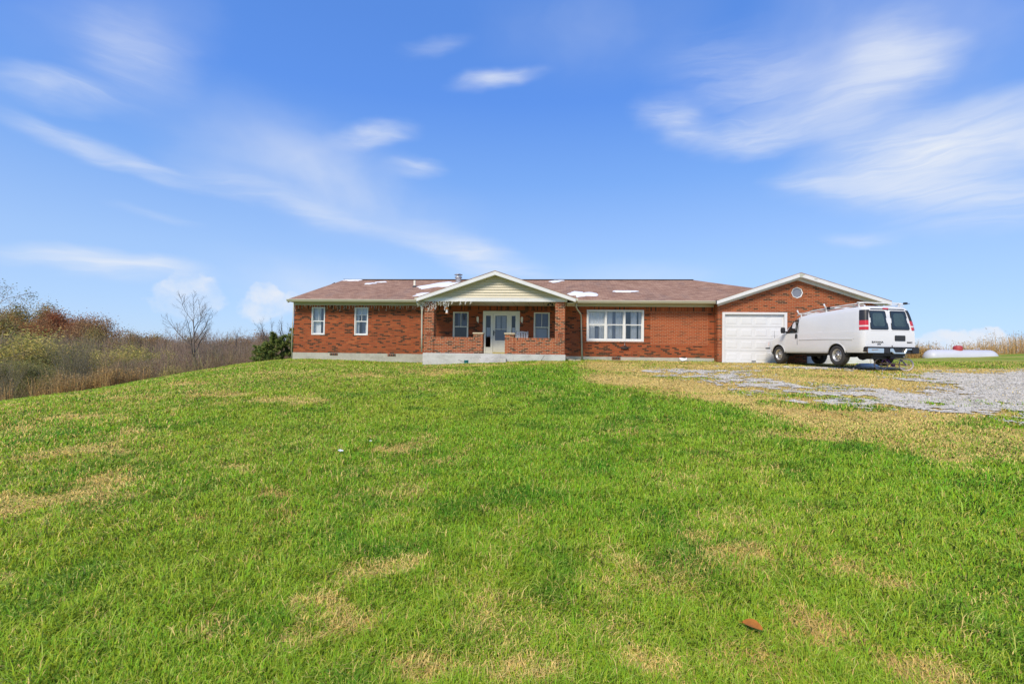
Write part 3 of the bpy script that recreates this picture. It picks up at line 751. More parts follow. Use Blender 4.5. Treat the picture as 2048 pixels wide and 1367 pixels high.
# ------------------------------------------------------------------ things on and round the house
def snow(cx, cy, w, d, seed, label, skew=0.0, h=.045):
    """irregular thin pad of melting snow lying on the main roof slope"""
    rr = random.Random(seed); n = 44; v = [(0, 0, h)]
    def z(x, y): return rz(y) if x > -99 else 0
    rings = [(1.0, .004), (.93, h * .6), (.75, h)]
    ph = [rr.uniform(0, 6.3) for _ in range(5)]
    pts = []
    for i in range(n):
        a = 2 * math.pi * i / n
        r = 1 + .22 * math.sin(2 * a + ph[0]) + .17 * math.sin(3 * a + ph[1]) + .14 * math.sin(5 * a + ph[2]) + .10 * math.sin(9 * a + ph[3]) + rr.uniform(-.09, .09)
        pts.append((math.cos(a) * r * w / 2, math.sin(a) * r * d / 2))
    vv = []
    for s_, hh in rings:
        for px, py in pts:
            x = px * s_ + skew * py * s_; y = py * s_
            vv.append((x, y, y / 3.0 + hh))
    vv.append((0, 0, h * 1.05)); c = len(vv) - 1
    f = [(k * n + i, k * n + (i + 1) % n, (k + 1) * n + (i + 1) % n, (k + 1) * n + i) for k in range(2) for i in range(n)] + [(2 * n + i, 2 * n + (i + 1) % n, c) for i in range(n)]
    m_ = MB().add(vv, f, 0, True); o = m_.build('snow_patch', M['snow']); o.location = (cx, cy, rz(cy) + .004)
    return tag(o, label, 'snow patch', 'snow patches on the roof')
snow(-11.95, 28.25, .95, .42, 1, 'thin strip of snow on the roof ridge near the far west end')
snow(-10.55, 27.3, .55, .38, 2, 'small ragged snow patch below the ridge, lower of two touching bits', .3, .03)
snow(-10.05, 27.75, .5, .32, 3, 'small ragged snow patch just below the ridge, upper of two touching bits', .5, .03)
snow(-6.35, 26.9, 1.5, 1.9, 4, 'large snow patch on the roof between the vent pipe and the metal flue', .9, .06)
snow(-6.2, 24.75, 1.6, .85, 15, 'snow strip lying along the left valley of the porch roof', .8)
snow(-.1, 28.0, .75, .5, 6, 'narrow snow strip near the ridge right of the porch gable', .5)
snow(1.2, 24.7, 1.25, 1.1, 7, 'thick snow patch above the gutter beside the porch roof', .1, .06)
snow(3.35, 25.35, 1.0, .36, 8, 'thin snow streak low on the roof above the triple window', .3)

def icicles(name, x0, x1, y, z, seed, label, dens, lmax, clump):
    rr = random.Random(seed); b = MB(); x = x0; pts = []
    while x < x1:
        pts.append((x, y + rr.uniform(-.01, .01), z + rr.uniform(-.015, .01))); x += .11
    b.tube(pts, .006, 5)
    x = x0
    while x < x1:
        L = lmax * rr.choice([.3, .5, .65, .8, 1.0]) * rr.uniform(.75, 1.1); n = max(3, int(L / .055)); q = []
        for i in range(n + 1):
            q.append((x + rr.uniform(-.014, .014) * clump, y + rr.uniform(-.012, .012) * clump, z - L * i / n))
        b.tube(q, .0055 * (1.2 if clump > 1 else .8), 4)
        for p in q[1:]:
            for _ in range(1 if clump <= 1 else 2):
                px = p[0] + rr.uniform(-.02, .02) * clump; py = p[1] - .008; pz_ = p[2] + rr.uniform(-.02, .02)
                s_ = .010 if clump <= 1 else .013
                b.add([(px, py - s_, pz_), (px + s_, py, pz_), (px, py + s_, pz_), (px - s_, py, pz_), (px, py, pz_ + s_ * 1.6), (px, py, pz_ - s_ * 2)],
                      [(0, 1, 4), (1, 2, 4), (2, 3, 4), (3, 0, 4), (1, 0, 5), (2, 1, 5), (3, 2, 5), (0, 3, 5)])
        x += dens * rr.uniform(.5, 1.5)
    o = b.build(name, M['bulb']); return tag(o, label, 'string lights')
icicles('icicle_lights', -13.1, -6.3, FY - .06, 3.785, 5, 'long icicle light string hanging under the eave over two windows', .14, .28, 1.0)
icicles('icicle_lights', -6.18, -4.75, PY - .06, 3.79, 9, 'tangled white icicle lights bunched at the left corner of the porch', .085, .44, 2.4)
icicles('icicle_lights', -4.7, -3.6, PY - .05, 3.79, 12, 'few loose strands of lights left hanging over the porch', .34, .2, 1.6)

b = MB(); c = (-4.93, 21.98, 3.36)
b.lathe([(0, .19), (.012, .18), (.03, .13), (.085, .11), (.085, .085), (.06, .08)], c, 'z', 14, 0); b.lathe([(.055, .09), (.055, -.09)], c, 'z', 14, 1)
b.lathe([(.06, -.08), (.09, -.09), (.09, -.115), (0, -.12)], c, 'z', 14, 0); b.tube([(c[0], c[1], c[2] + .18), (c[0], c[1], 3.79)], .004, 4, 2)
fe = b.build('bird_feeder', [M['copper'], M['curtain'], M['iron']])
tag(fe, 'small orange and clear bird feeder hanging from the porch ceiling', 'bird feeder')

# rocking chair behind the half wall
ch = empty('rocking_chair', (-1.66, 23.25, 1.49)); tag(ch, 'white slatted wooden rocking chair on the porch behind the brick half wall', 'chair')
P_ = M['white']
b = MB(); b.box(-.27, .27, -.25, .25, .40, .43); b.build('seat', P_, ch)
b = MB()
for s_ in (-1, 1): b.tube([(s_ * .26, .26, .42), (s_ * .265, .33, .75), (s_ * .27, .40, 1.08)], .024, 8)
b.tube([(-.26, .385, 1.01), (0, .395, 1.05), (.26, .385, 1.01)], .03, 8); b.tube([(-.26, .30, .60), (.26, .30, .60)], .02, 8)
for i in range(6):
    x = -.20 + i * .08; b.bar((x, .30, .60), (x, .385, 1.02), .042, .014, 0, (0, 1, 0))
b.build('backrest', P_, ch)
for s_ in (-1, 1):
    b = MB(); b.bar((s_ * .28, -.26, .64), (s_ * .28, .30, .66), .07, .025); b.build('armrest', P_, ch)
    for yy, zt in ((-.22, .64), (.24, .42)):
        b = MB(); b.tube([(s_ * .26, yy, .05), (s_ * .26, yy, zt)], .02, 8); b.build('leg', P_, ch)
    b = MB(); b.tube([(s_ * .26, -.38 + .08 * i, .024 + .10 * ((i - 5) / 5.) ** 2) for i in range(11)], .022, 6); b.build('rocker', P_, ch)
# teal cup, stones, scraps, leaf
b = MB(); b.lathe([(0, 0), (.075, 0), (.085, .02), (.10, .17), (.108, .175), (.108, .19), (.09, .19), (.08, .03), (0, .025)], (0, 0, 0), 'z', 16)
o = b.build('plant_pot', M['teal']); o.location = (-3.9, 21.35, G(-3.9, 21.35) - .01); tag(o, 'small teal pot on the grass left of the porch step', 'pot')
def rock(x, y, s_, seed, label, m='stone'):
    rr = random.Random(seed); bm = bmesh.new(); bmesh.ops.create_icosphere(bm, subdivisions=2, radius=1)
    for v in bm.verts:
        k_ = 1 + rr.uniform(-.16, .16); v.co = Vector((v.co.x * s_[0] * k_, v.co.y * s_[1] * k_, v.co.z * s_[2] * k_))
    me = bpy.data.meshes.new('rock'); bm.to_mesh(me); bm.free(); me.materials.append(M[m])
    o = link('rock', me); o.location = (x, y, G(x, y) + s_[2] * .3); return tag(o, label, 'rock', 'rocks by the right porch corner')
rock(.62, 22.3, (.16, .12, .07), 1, 'flat tan rock nearest the right corner of the porch slab')
rock(.95, 22.6, (.12, .1, .06), 2, 'small rock between the porch corner and the downspout')
rock(.78, 21.9, (.08, .07, .05), 3, 'smallest rock on the grass in front of the porch corner')
def scrap(x, y, s_, seed, label):
    rr = random.Random(seed); z = G(x, y); b = MB(); v = []
    for j in range(4):
        for i in range(4): v.append(((i / 3 - .5) * s_ * rr.uniform(.8, 1.2), (j / 3 - .5) * s_ * .7 * rr.uniform(.8, 1.2), rr.uniform(0, .5) * s_))
    b.add(v, [(j * 4 + i, j * 4 + i + 1, j * 4 + i + 5, j * 4 + i + 4) for j in range(3) for i in range(3)])
    o = b.build('paper_scrap', M['paper']); o.location = (x, y, z + .045); return tag(o, label, 'scrap', 'white scraps on the lawn')
scrap(-2.52, 5.69, .055, 1, 'crumpled white scrap on the lawn, nearest the camera')
scrap(-2.35, 6.2, .03, 2, 'tiny white scrap on the lawn just beyond the crumpled one')
scrap(5.7, 23.3, .34, 3, 'white scrap lying at the foot of the brick wall by the garage')
b = MB(); v = []; L, Wd = .095, .055
for i in range(7):
    u = i / 6; wd = Wd / 2 * math.sin(math.pi * min(1, u * .92 + .04)) ** .7
    for s_ in (-1, 0, 1): v.append((L * (u - .5), wd * s_, .012 * abs(s_) + .016 * math.sin(u * 3.1)))
b.add(v, [(i * 3 + j, i * 3 + j + 1, i * 3 + j + 4, i * 3 + j + 3) for i in range(6) for j in range(2)], 0, True)
b.tube([(-L / 2, 0, .0), (-L / 2 - .02, .004, .004)], .0015, 4)
o = b.build('fallen_leaf', M['leafbrown']); o.location = (1.02, 2.71, G(1.02, 2.71) + .045); o.rotation_euler = (.35, .1, -.5)
tag(o, 'single curled brown leaf lying on the grass in the foreground', 'leaf')
# ------------------------------------------------------------------ the van (local: +Y forward, X right, origin on the ground under the rear axle)
VX, VY, VROT = 11.02, 19.24, R(12.4)
van = empty('parked_van', (VX, VY, 1.262), VROT)
tag(van, 'white cargo van with a ladder rack parked facing the garage', 'van')
WB = 3.19; YF = WB + .80; YR = -1.20; AR = .43                    # wheel arch radius
def topz(y):
    t = YF - y
    pts = [(0, .92), (.05, 1.00), (.25, 1.06), (.85, 1.22), (1.0, 1.29), (1.6, 1.80), (1.8, 1.90), (2.1, 1.955), (2.6, 1.99), (3.6, 2.04), (4.6, 2.075), (5.0, 2.075), (5.1, 2.06), (5.16, 2.03), (5.19, 1.98)]
    for (a, za), (b, zb) in zip(pts, pts[1:]):
        if t <= b: return za + (zb - za) * max(0, (t - a)) / (b - a)
    return pts[-1][1]
SIDE = [(.0, .965), (.10, .995), (.28, 1.005), (.52, 1.005), (.70, .995), (.78, .985)]     # z above sill .44 -> half width
UP = [(.0, .98), (.25, .955), (.5, .925), (.75, .885), (.9, .845), (.965, .79), (.99, .70), (1.0, .45), (1.005, .0)]
SILL = .44
def halfw(y):
    t = YF - y; e = y - YR
    k = 1.0
    if t < .5: k = .90 + .10 * math.sin(min(1, t / .5) * math.pi / 2)
    if e < .22: k *= 1 - .075 * (1 - e / .22) ** 2
    return k
def bottom(y):
    z = SILL if y > .2 else SILL + .02
    for c in (0, WB):
        d = abs(y - c)
        if d < AR: z = max(z, .365 + math.sqrt(AR * AR - d * d))
    return z
def lean(z): return .16 * max(0, (z - 1.15) / .9) ** 1.3
def section(y):
    zb = bottom(y); zt = topz(y); belt = min(1.22, zt - .10); hw = halfw(y); pts = []
    for dz, w in SIDE:
        z = SILL + dz
        z = min(z, belt - .001 * (len(SIDE) - len(pts)))
        pts.append((w * hw, max(z, zb - .0 + .0005 * len(pts))))
    for f, w in UP:
        z = belt + (zt - belt) * f
        cab = 1.0
        pts.append((w * hw * cab, z))
    s_ = max(0, 1 - (y - YR) / .9) if y < YR + .9 else 0
    return [(w, y + lean(z) * s_, z) for w, z in pts]
ys = sorted(set([YR, YR + .02, YR + .06, YR + .12, YR + .22, YR + .5, YR + .8] + [c + AR * math.sin(a) for c in (0, WB) for a in np.linspace(-math.pi / 2, math.pi / 2, 17)] +
                [.6, .9, 1.2, 1.5, 1.8, 2.0, 2.2, 2.4, 2.6, WB - AR - .02, AR + .02, YF, YF - .05, YF - .12, YF - .25]))
SEC = [section(y) for y in ys]; NP = len(SEC[0])
b = MB(); v = []
for s_ in (-1, 1):
    for sec in SEC: v += [(s_ * w, y, z) for w, y, z in sec]
nS = len(SEC); f = []
for k_ in range(2):
    o_ = k_ * nS * NP
    for i in range(nS - 1):
        for j in range(NP - 1):
            f.append((o_ + i * NP + j, o_ + i * NP + j + 1, o_ + (i + 1) * NP + j + 1, o_ + (i + 1) * NP + j))
for i in (0, nS - 1):
    for j in range(NP - 1):
        f.append((i * NP + j, i * NP + j + 1, nS * NP + i * NP + j + 1, nS * NP + i * NP + j))
b.add(v, f, 0, True)
o = b.build('body', M['vanwhite'], van)
bm = bmesh.new(); bm.from_mesh(o.data); bmesh.ops.remove_doubles(bm, verts=bm.verts, dist=.0004); bmesh.ops.recalc_face_normals(bm, faces=bm.faces)
for e in bm.edges:
    if len(e.link_faces) == 2 and e.calc_face_angle(0) > .75: e.smooth = False
bm.to_mesh(o.data); bm.free()
body = o
def wside(y, z):
    """half width of the body at (y, z)"""
    sec = section(y)
    for (w0, _, z0), (w1, _, z1) in zip(sec, sec[1:]):
        if z0 <= z <= z1 and z1 > z0: return w0 + (w1 - w0) * (z - z0) / (z1 - z0)
    return sec[-1][0]
def side_patch(poly, off, m, name, par, s_=-1, sub=True):
    """thin panel following the body side; poly in (y, z)"""
    tr = tessellate_polygon([[Vector((p[0], p[1], 0)) for p in poly]])
    mm = MB(); n = len(poly)
    out = [(s_ * (wside(y, z) + off), y, z) for y, z in poly]; inn = [(s_ * (wside(y, z) - .02), y, z) for y, z in poly]
    mm.add(out + inn, [tuple(t) for t in tr] + [(i, (i + 1) % n, n + (i + 1) % n, n + i) for i in range(n)])
    return mm.build(name, m, par)
def yrear(z): return YR + lean(z)
def rear_patch(poly, off, m, name, par, mid=True):
    """thin panel on the rear face; poly in (x, z)"""
    mm = MB(); n = len(poly)
    tr = tessellate_polygon([[Vector((p[0], p[1], 0)) for p in poly]])
    out = [(x, yrear(z) - off, z) for x, z in poly]; inn = [(x, yrear(z) + .03, z) for x, z in poly]
    mm.add(out + inn, [tuple(t) for t in tr] + [(i, (i + 1) % n, n + (i + 1) % n, n + i) for i in range(n)])
    return mm.build(name, m, par)
def rr_rect(x0, x1, z0, z1, r=.05, tl=0, tr_=0, n=4):
    """rounded rectangle; tl / tr_ shift the two top corners sideways"""
    pts = []
    for cx, cz, a0 in ((x1 - r, z0 + r, -90), (x1 - r + tr_, z1 - r, 0), (x0 + r + tl, z1 - r, 90), (x0 + r, z0 + r, 180)):
        for i in range(n + 1):
            a = R(a0 + 90 * i / n); pts.append((cx + r * math.cos(a), cz + r * math.sin(a)))
    return pts
# grey lower sill band
for s_ in (-1, 1):
    side_patch([(AR + .03, .445), (WB - AR - .03, .445), (WB - AR - .03, .50), (AR + .03, .50)], .004, M['vangrey'], 'sill_band', van, s_)
    for c in (0, WB):                                              # lips of the wheel arches
        mm = MB(); pts = [(s_ * (wside(c + .0, .9) + .004), c + (AR + .0) * math.cos(a), .365 + (AR + .0) * math.sin(a)) for a in np.linspace(.2, math.pi - .2, 17)]
        mm.tube(pts, .018, 6); mm.build('wheel_arch', M['vangrey'], van)
        mm = MB(); pr = []                                         # dark inside of the arch
        angs = np.linspace(0, math.pi, 13)
        vv = [(s_ * x, c + (AR - .005) * math.cos(a), .365 + (AR - .005) * math.sin(a)) for x in (.985, .62) for a in angs]
        mm.add(vv, [(i, i + 1, i + 14, i + 13) for i in range(12)]); mm.add([(s_ * .62, c + AR * math.cos(a), .365 + AR * math.sin(a)) for a in angs] + [(s_ * .62, c - AR, .3), (s_ * .62, c + AR, .3)], [tuple(range(13)) + (13, 14)])
        mm.build('arch_liner', M['black'], van)
# chassis underneath
mm = MB(); mm.box(-.60, .60, YR + .05, YF - .2, .36, .45); mm.box(-.85, .85, AR + .05, WB - AR - .05, .40, .45); mm.box(-.5, .1, -.95, -.45, .24, .40); mm.tube([(-.9, 0, .365), (.9, 0, .365)], .06, 8); mm.tube([(-.25, 0, .36), (-.25, .0, .36)], .16, 8)
mm.lathe([(0, -.12), (.15, -.08), (.17, 0), (.15, .08), (0, .12)], (.05, 0, .36), 'y', 12); mm.box(.1, .6, -1.1, -.5, .28, .4)
mm.build('chassis', M['black'], van)
mm = MB(); mm.tube([(.5, .6, .33), (.55, -.3, .36), (.6, -1.12, .36)], .035, 8); mm.build('exhaust', M['galv'], van)
# front: windscreen, cab glass, grille, lamps (mostly turned away)
mm = MB(); ya = [YF - t for t in (1.02, 1.2, 1.4, 1.62)]
vv = [(x, y, topz(y) + .012 - .03 * (x / .8) ** 2) for y in ya for x in (-.74, -.4, 0, .4, .74)]
mm.add(vv, [(r_ * 5 + i, r_ * 5 + i + 1, r_ * 5 + i + 6, r_ * 5 + i + 5) for r_ in range(3) for i in range(4)], 0, True); mm.build('windscreen', M['vanglass'], van)
win = [(2.74, 1.27), (2.12, 1.27), (2.12, 1.70), (2.14, 1.76), (2.20, 1.80), (2.34, 1.79), (2.46, 1.70)]
for s_ in (-1, 1):
    fr_ = side_patch([(2.80, 1.245), (2.09, 1.245), (2.09, 1.71), (2.11, 1.78), (2.18, 1.83), (2.36, 1.82), (2.49, 1.71)], .020, M['black'], 'cab_window', van, s_)
    side_patch(win, .026, M['vanglass'], 'pane', fr_, s_)
    dr = side_patch([(2.036, .47), (2.056, .47), (2.056, .8), (2.056, 1.1), (2.056, 1.3), (2.056, 1.5), (2.056, 1.84), (2.036, 1.84), (2.036, 1.5), (2.036, 1.3), (2.036, 1.1), (2.036, .8)], .004, M['iron'], 'door_seam', van, s_)
    side_patch([(2.72, .47), (2.73, .47), (2.80, 1.20), (2.79, 1.20)], .003, M['iron'], 'door_seam', van, s_)
    side_patch(rr_rect(2.07, 2.16, 1.02, 1.20, .02), .02, M['black'], 'door_handle', van, s_)
    mm = MB(); mm.bar((s_ * .97, 2.62, 1.28), (s_ * 1.12, 2.66, 1.32), .05, .04); 
    mm.lathe([(0, -.05), (.07, -.05), (.10, -.02), (.10, .03), (.06, .06), (0, .06)], (s_ * 1.17, 2.68, 1.36), 'y', 14)
    mm.box(s_ * 1.17 - .085, s_ * 1.17 + .085, 2.635, 2.72, 1.24, 1.48); mm.build('wing_mirror', M['black'], van, bevel=.025)
    mm = MB(); mm.box(s_ * .83 - .1, s_ * .83 + .1, YF - .05, YF + .02, .72, .92); mm.build('headlight', M['clearlens'], van, bevel=.02)
mm = MB(); mm.box(-.68, .68, YF - .03, YF + .015, .66, .92); mm.build('grille', M['black'], van)
mm = MB(); mm.box(-.97, .97, YF - .08, YF + .10, .40, .60); mm.box(-1.0, -.90, YF - .35, YF + .06, .40, .60); mm.box(.90, 1.0, YF - .35, YF + .06, .40, .60); fb = mm.build('front_bumper', M['chrome'], van, bevel=.03)
mm = MB(); mm.box(-.985, .985, YF - .12, YF + .105, .602, .66); mm.build('bumper_pad', M['black'], fb)
mm = MB(); mm.tube([(-.80, YF - .25, 1.0), (-.83, YF - .27, 1.4)], [.008, .004], 5); mm.build('antenna', M['iron'], van)
side_patch([(-.8, .93), (1.95, .93), (1.95, .94), (-.8, .94)], .006, M['vangrey'], 'body_crease', van, -1)
side_patch([(-.72, .90), (.55, .95), (1.95, .955), (1.95, .985), (.5, .985), (-.72, .96)], .012, M['vanwhite'], 'panel_rib', van, -1)
side_patch(rr_rect(.72, .95, 1.0, 1.24, .04), .003, M['vanwhite'], 'fuel_flap', van, -1)
# rear doors
mm = MB()
rear_patch([(-.008, .60), (.012, .60), (.012, 1.95), (-.008, 1.95)], .006, M['iron'], 'door_seam', van)
for (x0, x1, tl, t2) in ((-.725, -.075, .035, -.03), (.065, .73, .03, -.07)):
    wf = rear_patch(rr_rect(x0 - .02, x1 + .02, 1.245, 1.905, .06, tl, t2), .004, M['black'], 'rear_window', van)
    rear_patch(rr_rect(x0 + .012, x1 - .012, 1.275, 1.875, .05, tl, t2), .009, M['vanglass'], 'pane', wf)
    rear_patch(rr_rect(x0 + .10, x1 - .10, 1.36, 1.82, .09, tl * .6, t2 * .6), .0095, simple('rear pane centre', (.05, .075, .068), .08, var=.5, vs=3, spec=.8), 'pane', wf)
    rear_patch(rr_rect(x0 - .02, x1 + .02, 1.205, 1.22, .006), .003, M['vangrey'], 'door_crease', van)
rear_patch([(-.87, .61), (-.85, .61), (-.79, 1.3), (-.805, 1.3)], .002, M['vangrey'], 'door_seam', van)
lp = rear_patch(rr_rect(.16, .56, .87, 1.06, .03), .012, M['black'], 'plate_holder', van)
rear_patch(rr_rect(.20, .52, .90, 1.03, .01), .014, M['iron'], 'plate_recess', lp)
mm = MB(); mm.tube([(.05, YR - .01, .62), (.052, YR - .015, .72)], .012, 6); mm.build('door_latch', M['black'], van)
rear_patch([(-.66, 1.945), (.66, 1.945), (.62, 1.975), (-.62, 1.975)], .012, M['black'], 'roof_strip', van)
rear_patch(rr_rect(-.17, .03, 1.955, 2.0, .012), .03, M['redlens'], 'brake_light', van)
def corner(s_, z, off):
    hw = [(w, y) for w, y in ((wside(YR + .20, z), YR + .20), (wside(YR + .10, z), YR + .10), (wside(YR + .04, z), YR + .04), (wside(YR + .004, z), YR + .004), (wside(YR + .004, z) - .09, YR), )]
    return [(s_ * (w + off * (1 if i < 3 else .8)), y + lean(z) - off * (0 if i < 1 else 1), z) for i, (w, y) in enumerate(hw)]
def corner_patch(s_, z0, z1, off, m, name, par, n=6, i0=0, i1=5):
    mm = MB(); rows = [corner(s_, z0 + (z1 - z0) * i / n, off)[i0:i1] for i in range(n + 1)]; k_ = i1 - i0
    vv = [p for r_ in rows for p in r_]
    mm.add(vv, [(i * k_ + j, i * k_ + j + 1, (i + 1) * k_ + j + 1, (i + 1) * k_ + j) for i in range(n) for j in range(k_ - 1)], 0, True)
    for r_ in (rows[0], rows[-1]):
        mm.add(r_ + [(p[0] * .93, p[1] + .05, p[2]) for p in r_], [(j, j + 1, j + 1 + k_, j + k_) for j in range(k_ - 1)])
    for j in (0, k_ - 1):
        cl = [r_[j] for r_ in rows]; mm.add(cl + [(p[0] * .95, p[1] + .05, p[2]) for p in cl], [(i, i + 1, i + 2 + n, i + 1 + n) for i in range(n)])
    return mm.build(name, m, par)
for s_ in (-1, 1):
    tl_ = corner_patch(s_, 1.24, 1.56, .016, M['redlens'], 'tail_lamp', van)
    corner_patch(s_, 1.345, 1.395, .019, M['clearlens'], 'reverse_lens', tl_, 2)
    corner_patch(s_, 1.565, 1.93, .012, M['black'], 'lamp_filler', van)
# step bumper
mm = MB(); mm.box(-.96, .96, YR - .13, YR + .03, .62, .665); mm.box(-.96, -.90, YR - .10, YR + .35, .50, .66); mm.box(.90, .96, YR - .10, YR + .35, .50, .66); mm.box(-.90, .90, YR - .09, YR + .0, .44, .60); mm.box(-.35, -.16, YR - .135, YR + .0, .45, .655); mm.box(.70, .965, YR - .135, YR + .0, .45, .655)
rb = mm.build('rear_bumper', M['black'], van, bevel=.012)
mm = MB(); mm.box(-.97, -.37, YR - .14, YR - .091, .46, .612)
mm.prism([(-.14, .61), (-.02, .61), (.06, .48), (.40, .48), (.47, .61), (.69, .61), (.69, .575), (.52, .575), (.45, .44), (0, .44), (-.08, .50), (-.14, .50)], YR - .138, YR - .092)
mm.build('chrome_bar', M['chrome'], rb, bevel=.008)
mm = MB(); mm.tube([(-.82, YR - .143, .56), (-.80, YR - .145, .55), (-.6, YR - .143, .57)], .012, 5); mm.build('scrape', M['wood'], rb)
# lettering on the rear doors
def letters(body_, x, z, size, off=.006):
    c = bpy.data.curves.new('lettering', 'FONT'); c.body = body_; c.size = size; c.extrude = .004; c.offset = .002; c.space_character = 1.12
    c.materials.append(M['iron']); tmp = bpy.data.objects.new('lettering', c); me_ = bpy.data.meshes.new_from_object(tmp); bpy.data.objects.remove(tmp); t = link('lettering', me_, van)
    t.location = (x, YR - off, z); t.rotation_euler = (R(90), 0, 0); t.scale = (1.2, 1, 1); return t
letters('SAVANA', -.71, .795, .088); letters('2500', -.50, .735, .05); letters('GMC', .62, .80, .075)
# wheels
def wheel(x, y, s_):
    mm = MB(); r0 = .365; wd = .115
    prof = [(.215, wd * .9), (.25, wd), (.30, wd * 1.04), (.335, wd * .98), (.355, wd * .82), (r0, wd * .6), (r0, -wd * .6), (.355, -wd * .82), (.335, -wd), (.25, -wd), (.215, -wd * .9)]
    mm.lathe([(r, s_ * h) for r, h in prof], (x, y, r0), 'x', 40)
    for i in range(40):                                           # tread blocks
        a = 2 * math.pi * i / 40
        for q in (-1, 1):
            c, s2 = math.cos(a + q * .04), math.sin(a + q * .04)
            mm.bar((x + q * .035, y + (r0 + .001) * c, r0 + (r0 + .001) * s2), (x + q * .10, y + (r0 - .002) * c, r0 + (r0 - .002) * s2), .03, .012, 0, (0, c, s2))
    w_ = mm.build('wheel', M['rubber'], van)
    mm = MB(); prof = [(.222, .108), (.212, .112), (.200, .085), (.185, .05), (.165, .035), (.125, .062), (.10, .066), (.07, .060), (.055, .10), (.04, .112), (0, .114)]
    mm.lathe([(r, s_ * h) for r, h in prof], (x, y, r0), 'x', 32)
    rim = mm.build('rim', M['rim'], w_)
    mm = MB()
    for i in range(8):
        a = 2 * math.pi * (i + .5) / 8; mm.lathe([(0, s_ * .0625), (.026, s_ * .0625)], (x, y + .148 * math.cos(a), r0 + .148 * math.sin(a)), 'x', 10)
    mm.build('rim_hole', M['iron'], w_)
    mm = MB()
    for i in range(8):
        a = 2 * math.pi * i / 8; mm.lathe([(.011, s_ * .06), (.011, s_ * .082), (0, s_ * .084)], (x, y + .083 * math.cos(a), r0 + .083 * math.sin(a)), 'x', 6)
    mm.lathe([(0, s_ * .118), (.03, s_ * .117), (.032, s_ * .1)], (x, y, r0), 'x', 12)
    mm.build('hub', M['iron'], w_)
for x, s_ in ((-.875, -1), (.875, 1)):
    for y in (0, WB): wheel(x, y, s_)
# ladder rack
def zr(y): return topz(y) + .095
mm = MB(); RW = .78
for s_ in (-1, 1):
    mm.tube([(s_ * RW, 2.35, zr(2.35) + .04), (s_ * RW, 2.2, zr(2.2) + .0)] + [(s_ * RW, y, zr(y) + .0) for y in (1.5, .5, -.3, -.95)], .021, 8)
    mm.tube([(s_ * RW * .98, y, topz(y) + .03) for y in (2.1, 1.2, .3, -.4, -.95)], .014, 6)
    for y in (2.1, .75, -.75): mm.bar((s_ * RW, y, topz(y) - .10), (s_ * RW, y, zr(y)), .05, .03)
for y in (2.2, .75, -.75): mm.bar((-RW - .06, y, zr(y) + .035), (RW + .06, y, zr(y) + .035), .05, .035)
rack = mm.build('ladder_rack', M['white'], van)
for x, y in ((-RW - .04, 2.2), (-RW - .04, .75), (RW + .04, 2.2), (RW + .04, .75)):
    mm = MB(); mm.tube([(x, y, zr(y) + .03), (x + (-.02 if x < 0 else .02), y + .02, zr(y) + .09), (x + (-.03 if x < 0 else .03), y + .05, zr(y) + .17)], [.022, .026, .03], 6); mm.build('ladder_stop', M['white'], rack)
mm = MB(); mm.box(-RW - .02, -RW + .16, .55, .72, zr(.6) - .04, zr(.6) + .04); mm.tube([(RW - .05, -.98, zr(-.95)), (RW + .16, -1.0, zr(-.95) + .01)], .010, 5); mm.box(RW - .02, RW + .06, -1.02, -.92, zr(-.95) - .02, zr(-.95) + .05)
mm.build('rack_clamp', M['black'], rack)

# ---- child's bicycle lying on its kickstand behind the van
bk = empty('child_bicycle', (11.80, 18.75, G(11.80, 18.75)), R(252))
tag(bk, "small child's bicycle with white wheels and purple trim standing behind the white van", 'bicycle')
def bwheel(y, nm):
    mm = MB(); r = .20
    mm.tube([(0, y + r * math.cos(2 * math.pi * i / 28), r + .012 + r * math.sin(2 * math.pi * i / 28)) for i in range(29)], .022, 8); w_ = mm.build('wheel', M['pinkwhite'], bk)
    mm = MB()
    for i in range(10):
        a = 2 * math.pi * i / 10; mm.tube([(0, y, r + .012), (0, y + r * math.cos(a), r + .012 + r * math.sin(a))], .004, 4)
    mm.tube([(-.045, y, r + .012), (.045, y, r + .012)], .024, 8); mm.build('spokes', M['pinkwhite'], w_)
bwheel(-.36, 'a'); bwheel(.36, 'b')
mm = MB()
mm.tube([(0, -.22, .46), (0, .22, .38), (0, -.04, .22), (0, -.22, .46)], .017, 8)
for s_ in (-1, 1): mm.tube([(s_ * .04, .36, .21), (s_ * .03, -.02, .22)], .011, 6); mm.tube([(s_ * .04, .36, .21), (s_ * .02, .20, .40)], .009, 6)
mm.build('frame', M['purple'], bk)
mm = MB()
for s_ in (-1, 1): mm.tube([(s_ * .045, -.36, .21), (s_ * .035, -.29, .40), (0, -.25, .44), (0, -.22, .56)], .012, 6)
mm.build('fork', M['purple'], bk)
mm = MB(); mm.tube([(-.2, -.14, .62), (-.1, -.2, .60), (0, -.22, .56), (.1, -.2, .60), (.2, -.14, .62)], .011, 6); mm.build('handlebar', M['chrome'], bk)
mm = MB(); mm.lathe([(0, .05), (.05, .045), (.085, .02), (.09, 0), (.03, -.02), (0, -.02)], (0, .22, .46), 'z', 12); mm.tube([(0, .22, .38), (0, .22, .46)], .012, 6); mm.build('saddle', M['pinkwhite'], bk)
mm = MB(); mm.lathe([(0, -.012), (.07, -.012), (.07, .012), (0, .012)], (.03, -.02, .2), 'x', 14); mm.bar((.05, -.02, .2), (.05, .06, .11), .012, .014); mm.bar((-.05, -.02, .2), (-.05, -.1, .29), .012, .014); mm.build('crank', M['purple'], bk)
mm = MB(); mm.tube([(.03, -.36, .42), (.03, -.26, .40), (.03, -.18, .32)], .02, 6); mm.build('mudguard', M['purple'], bk)
